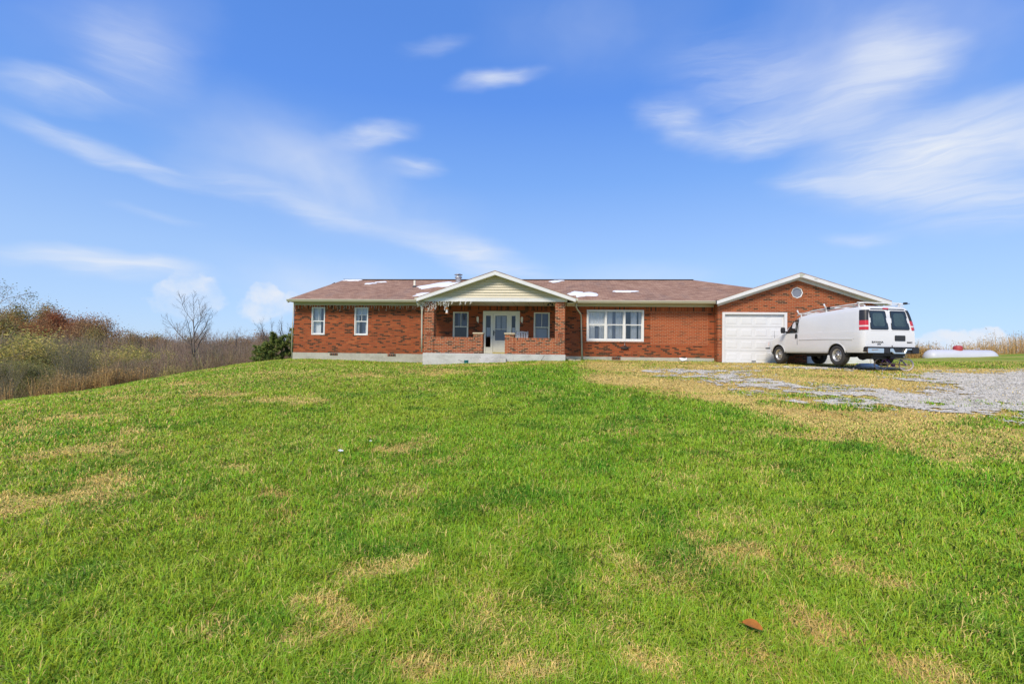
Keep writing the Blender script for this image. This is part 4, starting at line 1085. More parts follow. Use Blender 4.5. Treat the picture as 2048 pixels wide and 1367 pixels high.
# bare board under the tail of the van
b = MB(); b.box(-.55, .55, -.07, .07, 0, .035); o = b.build('wooden_board', M['wood']); o.location = (11.75, 18.6, G(11.75, 18.6) + .22); o.rotation_euler = (0, .06, .25)
tag(o, 'loose bare board propped behind the van beside the small bicycle', 'board')
b = MB(); rr = random.Random(4)
for i in range(16):
    a = 2 * math.pi * i / 16
b.lathe([(.0, .16), (.16, .15), (.24, .09), (.28, .03), (.30, -.02)], (0, 0, 0), 'z', 14)
o = b.build('tarp_bundle', M['vangrey']); o.location = (12.0, 20.6, G(12.0, 20.6)); o.scale = (1.6, .9, .9); tag(o, 'grey tarp bundle lying on the ground beyond the van', 'tarp')

# ---- propane tank
pt = empty('propane_tank', (21.62, 29.0, G(21.75, 29.0) - .62), R(-6)); tag(pt, 'long white propane tank with a red dome in the weeds at the right', 'propane tank')
r = .43; hl = 1.30
prof = [(0, -hl - .42)] + [(r * math.sin(a), -hl - .42 * math.cos(a)) for a in np.linspace(.15, math.pi / 2, 8)] + [(r * math.cos(a), hl + .42 * math.sin(a)) for a in np.linspace(0, math.pi / 2 - .15, 8)] + [(0, hl + .42)]
b = MB(); b.lathe(prof, (0, 0, .58), 'x', 28); b.build('tank', M['tank'], pt)
b = MB(); b.lathe([(.21, -.06), (.21, .12), (.19, .19), (.12, .22), (0, .23)], (-.1, 0, 1.01), 'z', 20); b.build('dome_lid', M['tankred'], pt)
for x in (-1.1, 1.1):
    b = MB(); b.box(x - .09, x + .09, -.32, .32, -.1, .22); b.build('leg', M['concrete'], pt)
b = MB(); b.tube([(-1.35, 0, .98), (-1.35, 0, 1.14)], .03, 8); b.bar((-1.45, 0, 1.16), (-1.25, 0, 1.10), .05, .02); b.bar((-1.45, 0, 1.08), (-1.28, 0, 1.12), .04, .02); b.build('valve', M['galv'], pt)
b = MB(); b.tube([(-.9, 0, 1.03), (-.9, 0, 1.09), (-.75, 0, 1.09), (-.75, 0, 1.03)], .02, 6); b.tube([(.9, 0, 1.03), (.9, 0, 1.09), (.75, 0, 1.09), (.75, 0, 1.03)], .02, 6); b.build('lifting_lug', M['tank'], pt)
# ------------------------------------------------------------------ vegetation
class Veg:
    """wood tubes and leaf faces gathered as arrays with a colour per vertex"""
    def __init__(s): s.v = []; s.l = []; s.st = []; s.c = []; s.nv = 0; s.nl = 0
    def add(s, v, faces, col):
        v = np.asarray(v, float); n = len(v); s.v.append(v)
        c = np.asarray(col, float); s.c.append(np.broadcast_to(c, (n, 3)) if c.ndim == 1 else c)
        f = np.asarray(faces); k = f.shape[1]
        s.l.append((f + s.nv).ravel()); s.st.append(s.nl + np.arange(len(f)) * k); s.nv += n; s.nl += f.size
    def tube(s, pts, rad, n, col):
        pts = np.asarray(pts, float); m = len(pts)
        d = np.gradient(pts, axis=0); d /= np.linalg.norm(d, axis=1)[:, None] + 1e-9
        ref = np.array([.36, .48, .8]); x = np.cross(d, ref); x /= np.linalg.norm(x, axis=1)[:, None] + 1e-9; y = np.cross(d, x)
        a = np.arange(n) * 2 * math.pi / n
        v = pts[:, None] + (x[:, None] * np.cos(a)[None, :, None] + y[:, None] * np.sin(a)[None, :, None]) * np.asarray(rad)[:, None, None]
        i, k = np.meshgrid(np.arange(m - 1), np.arange(n), indexing='ij'); k2 = (k + 1) % n
        s.add(v.reshape(-1, 3), np.stack([i * n + k, i * n + k2, (i + 1) * n + k2, (i + 1) * n + k], -1).reshape(-1, 4), col)
    def leaves(s, p, size, cols, rng, flat=.5, aspect=.55):
        p = np.asarray(p, float); n = len(p)
        a = rng.normal(size=(n, 3)); a[:, 2] *= flat; a /= np.linalg.norm(a, axis=1)[:, None]
        b = np.cross(a, rng.normal(size=(n, 3))); b /= np.linalg.norm(b, axis=1)[:, None] + 1e-9
        sz = size * rng.uniform(.6, 1.35, n)[:, None]
        a = a * sz; b = b * sz * aspect
        v = np.stack([p - a, p + b * .9 - a * .1, p + a, p - b * .9 - a * .1], 1).reshape(-1, 3)
        s.add(v, np.arange(4 * n).reshape(n, 4), np.repeat(cols, 4, 0))
    def mesh(s, name, m):
        return np_mesh(name, np.concatenate(s.v), np.concatenate(s.l), np.concatenate(s.st), m, np.concatenate(s.c))

def grow(wood, rng, p, d, L, r, lev, P, tips):
    n = P['steps'][lev]; pts = [np.array(p, float)]; d = np.array(d, float); d /= np.linalg.norm(d)
    for i in range(n):
        d = d + rng.normal(size=3) * P['wob'][lev] + np.array([0, 0, P['trop'][lev]]); d /= np.linalg.norm(d)
        pts.append(pts[-1] + d * L / n)
    t = np.linspace(0, 1, n + 1); rad = r * (1 - t * P['taper'][lev]) + .0015
    if lev == 0: rad[0] *= 1.35
    col = np.array(P['bark']) * rng.uniform(.8, 1.2)
    wood.tube(pts, rad, (7, 5, 3, 3)[min(lev, 3)], col)
    pts = np.array(pts)
    if lev + 1 < P['levels']:
        k = P['kids'][lev]
        for j in range(k):
            f = P['start'][lev] + (1 - P['start'][lev]) * (j + rng.uniform(.1, .9)) / k
            q = f * n; i = min(int(q), n - 1); q -= i
            pos = pts[i] * (1 - q) + pts[i + 1] * q; dd = pts[i + 1] - pts[i]; dd /= np.linalg.norm(dd)
            az = rng.uniform(0, 2 * math.pi) if lev else j * 2.4 + rng.uniform(-.5, .5)
            u = np.cross(dd, [.3, .1, .95]); u /= np.linalg.norm(u) + 1e-9; w = np.cross(dd, u)
            an = R(P['ang'][lev] * rng.uniform(.7, 1.25))
            nd = dd * math.cos(an) + (u * math.cos(az) + w * math.sin(az)) * math.sin(an)
            grow(wood, rng, pos, nd, L * P['len'][lev] * (1.15 - .6 * f) * rng.uniform(.75, 1.2), max(.004, rad[i] * P['rr'][lev]), lev + 1, P, tips)
    if lev >= P['levels'] - 2: tips.extend([tuple(x) for x in pts[max(1, n // 2):]])

GREY = (.32, .265, .21); TWIG = (.36, .26, .19); OLBARK = (.27, .235, .15)
BARE = dict(levels=4, steps=[7, 6, 4, 3], wob=[.06, .13, .2, .25], trop=[.05, .10, .05, .03], taper=[.75, .85, .9, .8], kids=[9, 7, 5, 0], start=[.25, .25, .2, 0], ang=[42, 42, 45, 0], len=[.55, .5, .5, 0], rr=[.5, .55, .6, 0], bark=TWIG)
def P_(base, **kw): d = dict(base); d.update(kw); return d
def clumps(tips, rng, n, spread):
    t = np.array(tips); return t[rng.integers(0, len(t), n)] + rng.normal(size=(n, 3)) * spread
def leafcol(rng, n, cols, var=.25):
    c = np.array(cols)[rng.integers(0, len(cols), n)]; return np.clip(c * rng.uniform(1 - var, 1 + var, (n, 1)), 0, 1)

PROTO = {}
def make_proto(key, seed, H, P, stems=1, leaf=None, nleaf=0, lsize=.12, spread=.3, lean=.0, trunk_r=.09, leafparts='crown', flat=.6):
    """returns (wood mesh, leaf mesh or None, height)"""
    rng = np.random.default_rng(seed); w = Veg(); tips = []
    for i in range(stems):
        a = 2 * math.pi * i / max(1, stems) + rng.uniform(0, 1)
        ln = lean * rng.uniform(.5, 1.2) if stems > 1 else 0
        grow(w, rng, (.12 * math.cos(a) * (stems > 1), .12 * math.sin(a) * (stems > 1), -.3), (math.cos(a) * ln, math.sin(a) * ln, 1), H * (.92 if stems == 1 else rng.uniform(.7, 1.0)) + .3, trunk_r, 0, P, tips)
    lm = None; top = max(p[:, 2].max() for p in w.v)
    if leaf:
        g = Veg(); pts = clumps(tips, rng, nleaf, spread); pts = pts[pts[:, 2] > .12]
        g.leaves(pts, lsize, leafcol(rng, len(pts), leaf), rng, flat); lm = g.mesh(key + ' leaves', M['leaf']); top = max(top, np.percentile(pts[:, 2], 99.5))
    PROTO[key] = (w.mesh(key + ' wood', M['bark']), lm, top)
def plant(key, name, x, y, H, label, cat, group=None, rot=0.0, wide=1.0, part=('trunk', 'crown')):
    wm, lm, top = PROTO[key]; s = H / top
    o = bpy.data.objects.new(name, None); COL.objects.link(o); o.location = (x, y, float(T(x, y)) - .03); o.rotation_euler = (0, 0, rot); o.scale = (s * wide, s * wide, s)
    tag(o, label, cat, group)
    link(part[0], wm, o)
    if lm is not None: link(part[1], lm, o)
    return o
RUST = [(0.399, 0.167, 0.065), (0.318, 0.154, 0.065), (0.445, 0.217, 0.078), (0.258, 0.14, 0.065)]
RED = [(0.36, 0.117, 0.053), (0.306, 0.106, 0.048), (0.27, 0.128, 0.059)]
BROWN = [(0.392, 0.237, 0.114), (0.324, 0.188, 0.092), (0.459, 0.275, 0.123), (0.27, 0.163, 0.083)]
OLIVE = [(0.387, 0.304, 0.09), (0.297, 0.25, 0.078), (0.461, 0.316, 0.096), (0.254, 0.198, 0.072)]
YGREEN = [(0.6, 0.497, 0.13), (0.48, 0.436, 0.104), (0.69, 0.534, 0.169), (0.345, 0.337, 0.091)]
GREEN = [(0.245, 0.257, 0.079), (0.177, 0.201, 0.06), (0.326, 0.312, 0.109), (0.368, 0.301, 0.122)]
CEDAR = [(0.15, 0.221, 0.056), (0.105, 0.16, 0.04), (0.212, 0.28, 0.065), (0.277, 0.28, 0.073)]
LEAFY = P_(BARE, levels=3, kids=[11, 7, 0], start=[.22, .2, 0], ang=[50, 45, 0], len=[.52, .5, 0], trop=[.04, .06, 0.02, 0])
SHRUB = P_(BARE, levels=3, kids=[8, 5, 0], start=[.15, .2, 0], ang=[38, 42, 0], len=[.5, .5, 0], wob=[.12, .18, .2, .2])
STEMMY = P_(BARE, levels=3, steps=[7, 5, 4, 3], kids=[9, 5, 0], start=[.18, .2, 0], ang=[24, 32, 0], len=[.55, .5, 0], wob=[.07, .12, .16, .2], trop=[.07, .08, .06, 0], bark=OLBARK, taper=[.85, .85, .8, .8])
for i, (c, nm) in enumerate(((RUST, 'rust'), (RED, 'red'), (BROWN, 'brown'), (OLIVE, 'olive'))):
    make_proto(nm, 100 + i, 9, P_(LEAFY, bark=GREY), leaf=c, nleaf=32000, lsize=.078, spread=.5, trunk_r=.16)
make_proto('thin_brown', 110, 9, P_(LEAFY, bark=GREY), leaf=BROWN, nleaf=9000, lsize=.075, spread=.4, trunk_r=.16)
make_proto('yshrub', 120, 4, SHRUB, 6, YGREEN, 16000, .046, .26, .5, .035)
make_proto('gshrub', 121, 3.6, SHRUB, 6, GREEN, 16000, .046, .26, .55, .035)
make_proto('oshrub', 122, 4, SHRUB, 6, OLIVE + GREEN[:1], 13000, .045, .26, .5, .035)
make_proto('stemmy', 130, 4, STEMMY, 13, OLIVE, 260, .06, .1, .42, .028)
make_proto('stemmy_b', 131, 4, P_(STEMMY, bark=TWIG), 10, None, 0, .06, .1, .5, .025)
for i in range(4): make_proto('bare%d' % i, 140 + i, 6, P_(BARE, kids=[10, 8, 5, 0], bark=(GREY, TWIG, TWIG, TWIG)[i]), trunk_r=.07 + .01 * i)
make_proto('brush', 150, 2.2, P_(BARE, levels=4, kids=[9, 6, 4, 0], start=[.1, .2, .2, 0], ang=[45, 45, 45, 0], wob=[.16, .2, .25, .25]), 9, BROWN, 240, .05, .12, .8, .018)
# the big bare tree: short bole, ascending limbs in a vase
BIG = P_(BARE, levels=4, steps=[5, 9, 5, 3], kids=[6, 7, 4, 0], start=[.50, .28, .25, 0], ang=[36, 30, 38, 0], len=[1.15, .36, .5, 0], wob=[.04, .09, .15, .2], trop=[.02, .10, .09, .05], rr=[.62, .5, .55, 0], bark=(.15, .122, .10), taper=[.45, .9, .9, .8])
make_proto('vase', 163, 4.9, P_(BIG, steps=[9, 8, 5, 3], kids=[8, 9, 7, 0], start=[.34, .25, .2, 0], ang=[38, 30, 36, 0], len=[.72, .40, .5, 0], trop=[.02, .13, .09, .05], rr=[.62, .45, .5, 0], taper=[.85, .9, .9, .8]), trunk_r=.10)
make_proto('fork', 171, 4.0, P_(BIG, kids=[5, 8, 6, 0], start=[.35, .25, .2, 0], bark=(.13, .105, .09)), trunk_r=.13)
make_proto('cedar', 180, 2.6, P_(LEAFY, kids=[26, 9, 0], start=[.04, .1, 0], ang=[68, 40, 0], len=[.46, .4, 0], trop=[.05, .07, .05, 0]), leaf=CEDAR, nleaf=11000, lsize=.075, spread=.07, trunk_r=.07)
make_proto('willow', 190, 6, P_(BARE, levels=4, kids=[9, 8, 5, 0], ang=[48, 40, 40, 0], trop=[.03, -.02, -.12, -.2], len=[.6, .55, .6, 0]), leaf=[(.22, .24, .09), (.28, .26, .10), (.15, .18, .06)], nleaf=1500, lsize=.04, spread=.12, trunk_r=.08)

YAW = math.atan(1000 / 11072.)
def at(u, d):            # u metres to the right of the street axis, d metres along it -> world
    return u * math.cos(YAW) - d * math.sin(YAW), u * math.sin(YAW) + d * math.cos(YAW)
tr = random.Random(77)
AUTUMN = [
    ('olive', -68.42, 64, 12.83, 'olive autumn tree at the far left edge of the wood'),
    ('brown', -63.18, 62, 11.2, 'brown autumn tree standing behind the drooping branches at the left edge'),
    ('olive', -59.54, 61, 11.66, 'broad olive tree, second highest on the wooded skyline'),
    ('olive', -56.28, 60, 11.79, 'highest olive tree on the wooded skyline'),
    ('rust', -52.9, 58, 10.9, 'rusty tree between the highest olive tree and the red tree'),
    ('red', -49.5, 56, 10.57, 'reddest tree on the wooded skyline'),
    ('rust', -50.8, 59, 10.3, 'small rusty tree just right of the red tree'),
    ('thin_brown', -46.2, 55, 10.05, 'thin crowned brown tree with sky showing through, beside the rusty trees'),
    ('thin_brown', -44.23, 54, 10.12, 'thin crowned brown tree in the middle of the gappy brown group'),
    ('brown', -42.29, 53, 9.76, 'brown tree ending the high part of the skyline'),
    ('olive', -37.15, 48, 7.35, 'dark rounded tree right below the step in the skyline'),
    ('brown', -37.2, 50, 7.15, 'low brown tree behind the yellow green shrubs'),
    ('rust', -37.34, 52, 7.29, 'low reddish brown tree at the end of the autumn trees'),
    ('brown', -51.52, 54, 9.75, 'brown tree half hidden below the highest olive tree'),
    ('rust', -54.95, 55, 9.76, 'rusty tree low behind the shrubs at the far left'),
    ('thin_brown', -43.7, 50, 8.86, 'thin brown tree below the red tree'),
    ('olive', -54.29, 52, 10.11, 'olive tree half hidden behind the yellow shrub at the left edge'),
    ('rust', -48.31, 52, 9.41, 'rusty tree in the row below the skyline, left of the many stemmed shrub'),
    ('brown', -44.95, 50, 9.09, 'brown tree in the row below the skyline, behind the many stemmed shrub'),
    ('olive', -40.03, 48, 8.17, 'olive brown tree below the gappy thin crowned trees'),
    ('brown', -36.29, 46, 6.92, 'brown tree just under the dark rounded tree'),
    ('olive', -34.91, 46, 6.05, 'olive brown tree between the yellow green shrubs and the skyline'),
    ('brown', -36.09, 52, 6.77, 'faint brown tree behind the bare thicket'),
]
SHRUBS = [
    ('yshrub', -33.33, 33, 5.72, 'yellow olive shrub at the left edge under the drooping branches'),
    ('oshrub', -33.81, 35, 5.49, 'olive shrub below the highest olive tree'),
    ('gshrub', -30.56, 33, 4.09, 'green shrub left of the many stemmed bare shrub'),
    ('oshrub', -33.9, 38, 5.17, 'olive shrub behind the many stemmed bare shrub'),
    ('gshrub', -31.6, 37, 4.23, 'dark green shrub right of the many stemmed bare shrub'),
    ('yshrub', -29.48, 36, 3.94, 'bright yellow green shrub in the middle of the wood edge'),
    ('yshrub', -29.08, 37, 3.77, 'second bright yellow green shrub, with a darker one on its right'),
    ('gshrub', -26.53, 35, 2.98, 'green shrub between two yellow green shrubs'),
    ('yshrub', -26.94, 37, 3.36, 'tall yellow green shrub nearest the bare thicket'),
    ('gshrub', -23.03, 33, 1.93, 'green shrub at the left foot of the big bare tree'),
    ('gshrub', -27.5, 28, 2.52, 'low dense green shrub above the golden weeds at the left'),
    ('gshrub', -26.32, 28, 2.48, 'low green shrub in the middle of the golden weeds'),
    ('oshrub', -23.77, 35, 1.87, 'small olive shrub behind the big bare tree'),
    ('oshrub', -25.31, 28, 1.97, 'low olive shrub at the foot of the many stemmed bare shrub'),
]
BARES = [
    ('vase', -18.87, 30, 5.37, 'big bare tree with spreading limbs standing alone against the sky'),
    ('fork', -17.42, 36, 4.18, 'forked bare tree left of the cedars, its limbs above the thicket'),
    ('fork', -15.3, 34, 3.68, 'slim bare tree behind the cedars close to the house end'),
    ('fork', -22.16, 40, 4.53, 'bare tree rising just above the thicket right of the big bare tree'),
    ('bare1', -21.16, 41, 3.99, 'slender bare tree above the thicket, halfway to the cedars'),
    ('bare2', -27.16, 40, 5.85, 'bare tree with drooping twigs left of the big bare tree'),
    ('bare3', -24.32, 42, 5.01, 'small bare tree touching the right limb of the big bare tree'),
    ('bare0', -34.14, 44, 6.9, 'lone bare treetop sticking up right of the brown skyline trees'),
    ('willow', -22.3, 21, 5.79, 'tree with drooping sparse pale green twigs at the left edge'),
]
STEMS = [
    ('stemmy', -21.95, 25, 3.71, 'large many stemmed bare shrub at the edge of the lawn'),
    ('stemmy', -24.48, 24, 2.95, 'bare shrub with upright stems at the left edge of the lawn'),
    ('stemmy_b', -27.59, 33, 4.73, 'grey bare shrub behind the many stemmed one'),
    ('stemmy_b', -26.14, 33, 3.33, 'twiggy grey shrub below the yellow green shrubs'),
    ('stemmy_b', -20.75, 28, 1.35, 'low grey twiggy shrub at the lawn edge near the yellow weeds'),
    ('stemmy_b', -21.01, 27, 0.98, 'lowest dark twiggy shrub at the lawn edge'),
    ('stemmy', -24.27, 30, 1.86, 'olive stemmed bare shrub behind the golden weeds'),
]
THICKET = [(-25.45, 39.7, 3.69), (-16.98, 32.0, 1.62), (-22.04, 34.7, 3.78), (-18.17, 38.6, 2.91), (-23.71, 44.9, 3.7), (-16.56, 32.0, 1.78), (-19.63, 31.5, 3.15), (-22.74, 45.1, 3.31), (-26.12, 43.8, 3.74), (-14.95, 32.6, 1.89), (-16.49, 38.0, 2.4), (-21.0, 37.2, 2.79), (-24.68, 45.5, 3.66), (-21.81, 46.9, 4.39), (-21.52, 46.4, 4.87), (-17.39, 34.4, 2.89), (-20.09, 32.0, 2.96), (-29.95, 43.8, 5.41), (-27.07, 43.3, 5.81), (-16.92, 31.7, 2.08), (-21.39, 46.7, 3.12), (-19.99, 32.2, 2.92), (-24.48, 37.5, 3.88), (-31.29, 44.9, 4.67), (-16.78, 37.0, 2.13), (-21.28, 40.5, 3.04), (-17.24, 39.1, 2.13), (-22.96, 35.8, 3.98), (-17.24, 31.2, 1.88), (-28.76, 40.9, 5.02), (-20.41, 38.5, 3.04), (-21.72, 42.8, 4.04), (-23.96, 46.4, 4.28), (-19.5, 36.1, 2.76), (-24.45, 40.5, 3.87), (-15.35, 31.4, 1.42), (-21.47, 34.6, 3.82), (-24.91, 38.0, 4.05), (-22.41, 36.3, 3.98), (-15.68, 33.7, 1.64), (-17.45, 38.2, 2.78), (-19.03, 34.1, 2.99), (-23.31, 35.5, 3.94), (-17.49, 36.5, 2.47), (-17.04, 35.3, 2.19), (-22.16, 37.6, 4.24), (-32.62, 46.1, 6.33), (-27.04, 46.2, 6.05), (-22.05, 44.4, 3.67), (-22.87, 36.5, 3.63), (-19.27, 35.6, 3.64), (-19.01, 42.1, 3.66), (-18.19, 40.2, 2.34), (-23.63, 35.8, 3.22), (-27.19, 46.0, 4.93), (-28.54, 44.8, 4.44), (-20.82, 34.2, 2.37), (-28.85, 43.7, 5.56), (-14.75, 31.1, 1.19), (-24.53, 35.3, 3.35), (-22.71, 38.6, 3.85), (-22.88, 33.0, 3.42), (-19.28, 44.7, 3.26), (-22.28, 36.0, 2.87), (-19.94, 36.8, 2.87), (-26.88, 39.9, 4.22), (-23.26, 33.9, 2.99), (-18.03, 37.1, 3.18), (-21.68, 37.0, 2.76), (-24.8, 42.1, 4.25), (-23.42, 42.1, 3.79), (-26.5, 45.1, 5.69), (-19.8, 43.7, 3.29), (-29.65, 44.0, 4.41), (-20.15, 41.7, 3.03), (-27.46, 40.4, 4.65), (-15.48, 31.7, 2.05), (-15.53, 33.9, 1.42), (-30.01, 44.5, 4.58), (-17.63, 40.3, 3.12), (-19.22, 39.2, 3.19), (-22.8, 46.0, 4.23), (-24.23, 44.2, 4.46), (-26.08, 40.9, 4.16), (-22.54, 37.3, 3.24), (-26.73, 39.0, 4.98), (-16.67, 33.6, 1.69), (-20.32, 39.3, 2.75), (-15.14, 33.4, 1.43), (-17.6, 39.3, 2.2)]
BRUSH = [(-21.55, 30.5, 1.9), (-17.7, 30.9, 1.21), (-19.19, 35.7, 1.5), (-16.83, 31.6, 1.0), (-17.48, 30.5, 1.18), (-24.44, 32.1, 2.28), (-22.19, 31.2, 1.93), (-15.09, 29.6, 1.0), (-20.08, 33.0, 1.48), (-16.98, 34.7, 1.0), (-20.6, 33.9, 1.29), (-21.59, 34.0, 1.38), (-18.5, 30.2, 1.34), (-17.76, 33.6, 1.0), (-14.63, 30.3, 1.0), (-20.4, 29.9, 1.36), (-16.94, 35.2, 1.14), (-14.81, 30.9, 1.0), (-15.27, 29.1, 1.0), (-15.03, 30.7, 1.0), (-19.31, 33.6, 1.7), (-20.89, 31.8, 1.6), (-22.98, 32.9, 1.63), (-20.8, 32.6, 1.85), (-22.68, 33.5, 2.2), (-16.65, 35.3, 1.22), (-14.2, 31.3, 1.0), (-15.82, 30.7, 1.0), (-18.97, 34.5, 1.46), (-18.43, 35.7, 1.08), (-17.27, 29.3, 1.0), (-22.07, 33.9, 1.68), (-17.32, 29.9, 1.0), (-16.62, 29.8, 1.0), (-16.15, 29.4, 1.0), (-22.37, 31.0, 1.69), (-18.6, 32.7, 1.1), (-18.96, 30.8, 1.47), (-25.29, 33.9, 2.17), (-19.96, 34.0, 1.55), (-21.35, 31.4, 1.41), (-24.38, 32.3, 2.37), (-15.96, 31.2, 1.0), (-20.66, 32.6, 1.36), (-22.71, 34.9, 2.23), (-19.81, 29.2, 1.64)]
DISTANT = [(-39.07, 51.5, 7.5), (-41.8, 55.9, 8.19), (-39.5, 54.7, 7.82), (-36.68, 51.5, 7.44), (-35.59, 51.6, 7.09), (-33.88, 50.2, 6.44), (-37.46, 57.6, 7.71), (-34.87, 54.7, 7.34), (-34.21, 55.5, 6.85), (-32.47, 53.9, 6.52), (-29.04, 50.0, 5.67), (-30.22, 53.9, 6.36), (-28.1, 51.5, 5.95), (-28.49, 54.0, 6.76), (-27.7, 54.5, 6.25), (-24.86, 51.1, 4.92), (-23.71, 50.4, 4.93), (-23.16, 50.6, 5.25)]

GA = 'autumn trees at the back of the hollow'
for key, u, d, H, label in AUTUMN:
    x, y = at(u, d); plant(key, 'autumn_tree', x, y, H, label, 'tree', GA, tr.uniform(0, 6))
for key, u, d, H, label in SHRUBS:
    x, y = at(u, d); plant(key, 'leafy_shrub', x, y, H, label, 'shrub', 'leafy shrubs at the edge of the wood', tr.uniform(0, 6), 1.45, ('stems', 'foliage'))
for key, u, d, H, label in BARES:
    x, y = at(u, d); plant(key, 'bare_tree', x, y, H, label, 'tree', None, tr.uniform(0, 6), 1.25 if key == 'vase' else 1.0)
for key, u, d, H, label in STEMS:
    x, y = at(u, d); plant(key, 'bare_shrub', x, y, H, label, 'shrub', 'bare twiggy shrubs at the lawn edge', tr.uniform(0, 6), 1.0, ('stems', 'foliage'))
for i, (u, d, H) in enumerate(THICKET):
    x, y = at(u, d); plant('bare%d' % (i % 4), 'bare_sapling', x, y, H, 'thin leafless grey brown sapling crowded in the thicket beyond the lawn', 'tree', 'bare saplings in the thicket', tr.uniform(0, 6), tr.uniform(.8, 1.1))
for i, (u, d, H) in enumerate(DISTANT):
    x, y = at(u, d); plant(('thin_brown', 'brown', 'thin_brown', 'olive')[i % 4], 'distant_tree', x, y, H, 'low brown tree in the band of distant woods behind the bare thicket', 'tree', 'distant woods behind the thicket', tr.uniform(0, 6), 1.3)
for i, (u, d, H) in enumerate(BRUSH):
    x, y = at(u, d); plant('brush', 'brush_shrub', x, y, H, 'low tangled brown brush shrub under the bare saplings', 'shrub', 'brush under the saplings', tr.uniform(0, 6), 1.2, ('stems', 'foliage'))
plant('cedar', 'cedar_bush', -15.55, 26.2, 1.65, 'dark green cedar bush at the lawn edge, the one away from the wall', 'shrub', 'cedars by the west wall', 1.0, 1.15, ('stem', 'foliage'))
plant('cedar', 'cedar_bush', -14.35, 26.4, 1.85, 'taller dark cedar bush close against the west end of the house', 'shrub', 'cedars by the west wall', 3.3, .82, ('stem', 'foliage'))
plant('cedar', 'cedar_bush', -16.5, 26.9, 1.2, 'lowest dark cedar bush, spreading furthest down the slope', 'shrub', 'cedars by the west wall', 4.3, 1.25, ('stem', 'foliage'))

def stalks(name, pts, hmin, hmax, cols, seed, label, cat, heads=True, lean=.18, w=.006, topz=None):
    """dry standing weeds: one mass of stalks with seed heads"""
    rng = np.random.default_rng(seed); n = len(pts); x, y = pts[:, 0], pts[:, 1]; z = T(x, y) - .02
    h = rng.uniform(hmin, hmax, n) * (.3 + 1.2 * fbm(x, y, .9, seed, 3)); a = rng.uniform(0, 2 * math.pi, n); ln = rng.normal(0, lean, n)
    if topz: h = np.maximum(.4, topz[0] + (topz[1] - topz[0]) * np.clip(fbm(x, y, 2.6, seed, 3) * 1.5 - .25 + rng.normal(0, .12, n), 0, 1) - z)
    base = np.stack([x, y, z], 1); tip = base + np.stack([np.cos(a) * ln * h, np.sin(a) * ln * h, h], 1)
    mid = base * .45 + tip * .55 + np.stack([rng.normal(0, .03, n), rng.normal(0, .03, n), h * .04], 1)
    b = rng.uniform(0, math.pi, n); sd = np.stack([np.cos(b), np.sin(b), 0 * b], 1) * w
    v = np.stack([base - sd, base + sd, mid + sd * .8, mid - sd * .8, tip + sd * .5, tip - sd * .5], 1).reshape(-1, 3)
    o = np.arange(n)[:, None] * 6; f = np.concatenate([o + np.array([0, 1, 2, 3]), o + np.array([3, 2, 4, 5])])
    g = Veg(); c = leafcol(rng, n, cols, .45); g.add(v, f, np.repeat(c, 6, 0))
    k = rng.integers(0, n, int(n * 2.2)); q = rng.uniform(.25, 1.0, len(k))[:, None]
    p = base[k] * (1 - q) + tip[k] * q + rng.normal(size=(len(k), 3)) * .035
    g.leaves(p, .035, leafcol(rng, len(k), cols, .35), rng, .8)
    if heads:
        k = rng.integers(0, n, int(n * 1.2)); p = tip[k] + rng.normal(size=(len(k), 3)) * .035
        g.leaves(p, .028, leafcol(rng, len(k), [(.50, .38, .20), (.38, .26, .13)], .3), rng)
    ob = link(name, g.mesh(name, M['leaf'])); return tag(ob, label, cat, None, 'stuff')
GOLD = [(.66, .42, .15), (.54, .32, .11), (.72, .50, .20), (.44, .26, .10), (.60, .36, .12)]
rng = np.random.default_rng(5)
def band(n, u0, u1, d0, d1, patchy=.0, seed=0):
    u = rng.uniform(u0, u1, n); dd = rng.uniform(0, 1, n) ** 1.0
    k = d0(u) + (d1(u) - d0(u)) * dd; x, y = u * math.cos(YAW) - k * math.sin(YAW), u * math.sin(YAW) + k * math.cos(YAW)
    keep = fbm(x, y, 1.3, seed, 3) > patchy; return np.stack([x[keep], y[keep]], 1)
d_edge = lambda u: np.interp(u, [-34, -24, -20, -17, -14.5, -12], [21.5, 21.5, 22.3, 24.2, 26.3, 28.0])
stalks('dry_weeds', band(12000, -31, -18.8, d_edge, lambda u: d_edge(u) + 3.5, .47, 3), .35, 1.15, GOLD + [(.26, .17, .08), (.22, .2, .07)], 1, 'golden brown dry weeds standing along the lower edge of the lawn', 'weeds')
stalks('undergrowth', band(14000, -40, -12.5, lambda u: d_edge(u) + 3.0, lambda u: d_edge(u) + 16, .36, 4), .5, 1.7, [(.29, .21, .11), (.22, .165, .085), (.35, .25, .12), (.26, .25, .10)], 2, 'tangled brown undergrowth beneath the trees beyond the lawn', 'undergrowth', False, .45, .007)
stalks('far_thicket', band(26000, -58, -15, lambda u: 40 + 0 * u, lambda u: 56 + 0 * u, .25, 8), 2.6, 5.6, [(.29, .205, .13), (.23, .165, .11), (.34, .24, .145), (.26, .23, .11)], 12, 'grey brown mass of bare brush filling the hollow behind the saplings', 'thicket', False, .22, .014, (.4, 2.6))
def spot(n, cx, cy, sx, sy): return np.stack([rng.normal(cx, sx, n), rng.normal(cy, sy, n)], 1)
x, y = at(30.2, 29.2); stalks('tall_weeds', spot(1100, x, y, .8, 1.2), .25, 1.25, GOLD + [(.45, .36, .24)], 6, 'tall tan weeds with pale seed heads at the far right', 'weeds')
x, y = at(27.0, 29.0); stalks('tall_weeds', spot(420, x, y, .7, .5), .35, .9, GOLD, 7, 'thin straw weeds in front of the right end of the propane tank', 'weeds')
x, y = at(23.1, 28.4); stalks('tall_weeds', spot(800, x, y, .4, .5), .3, .95, GOLD + [(.16, .17, .06)], 8, 'low brown weeds between the van and the propane tank', 'weeds')
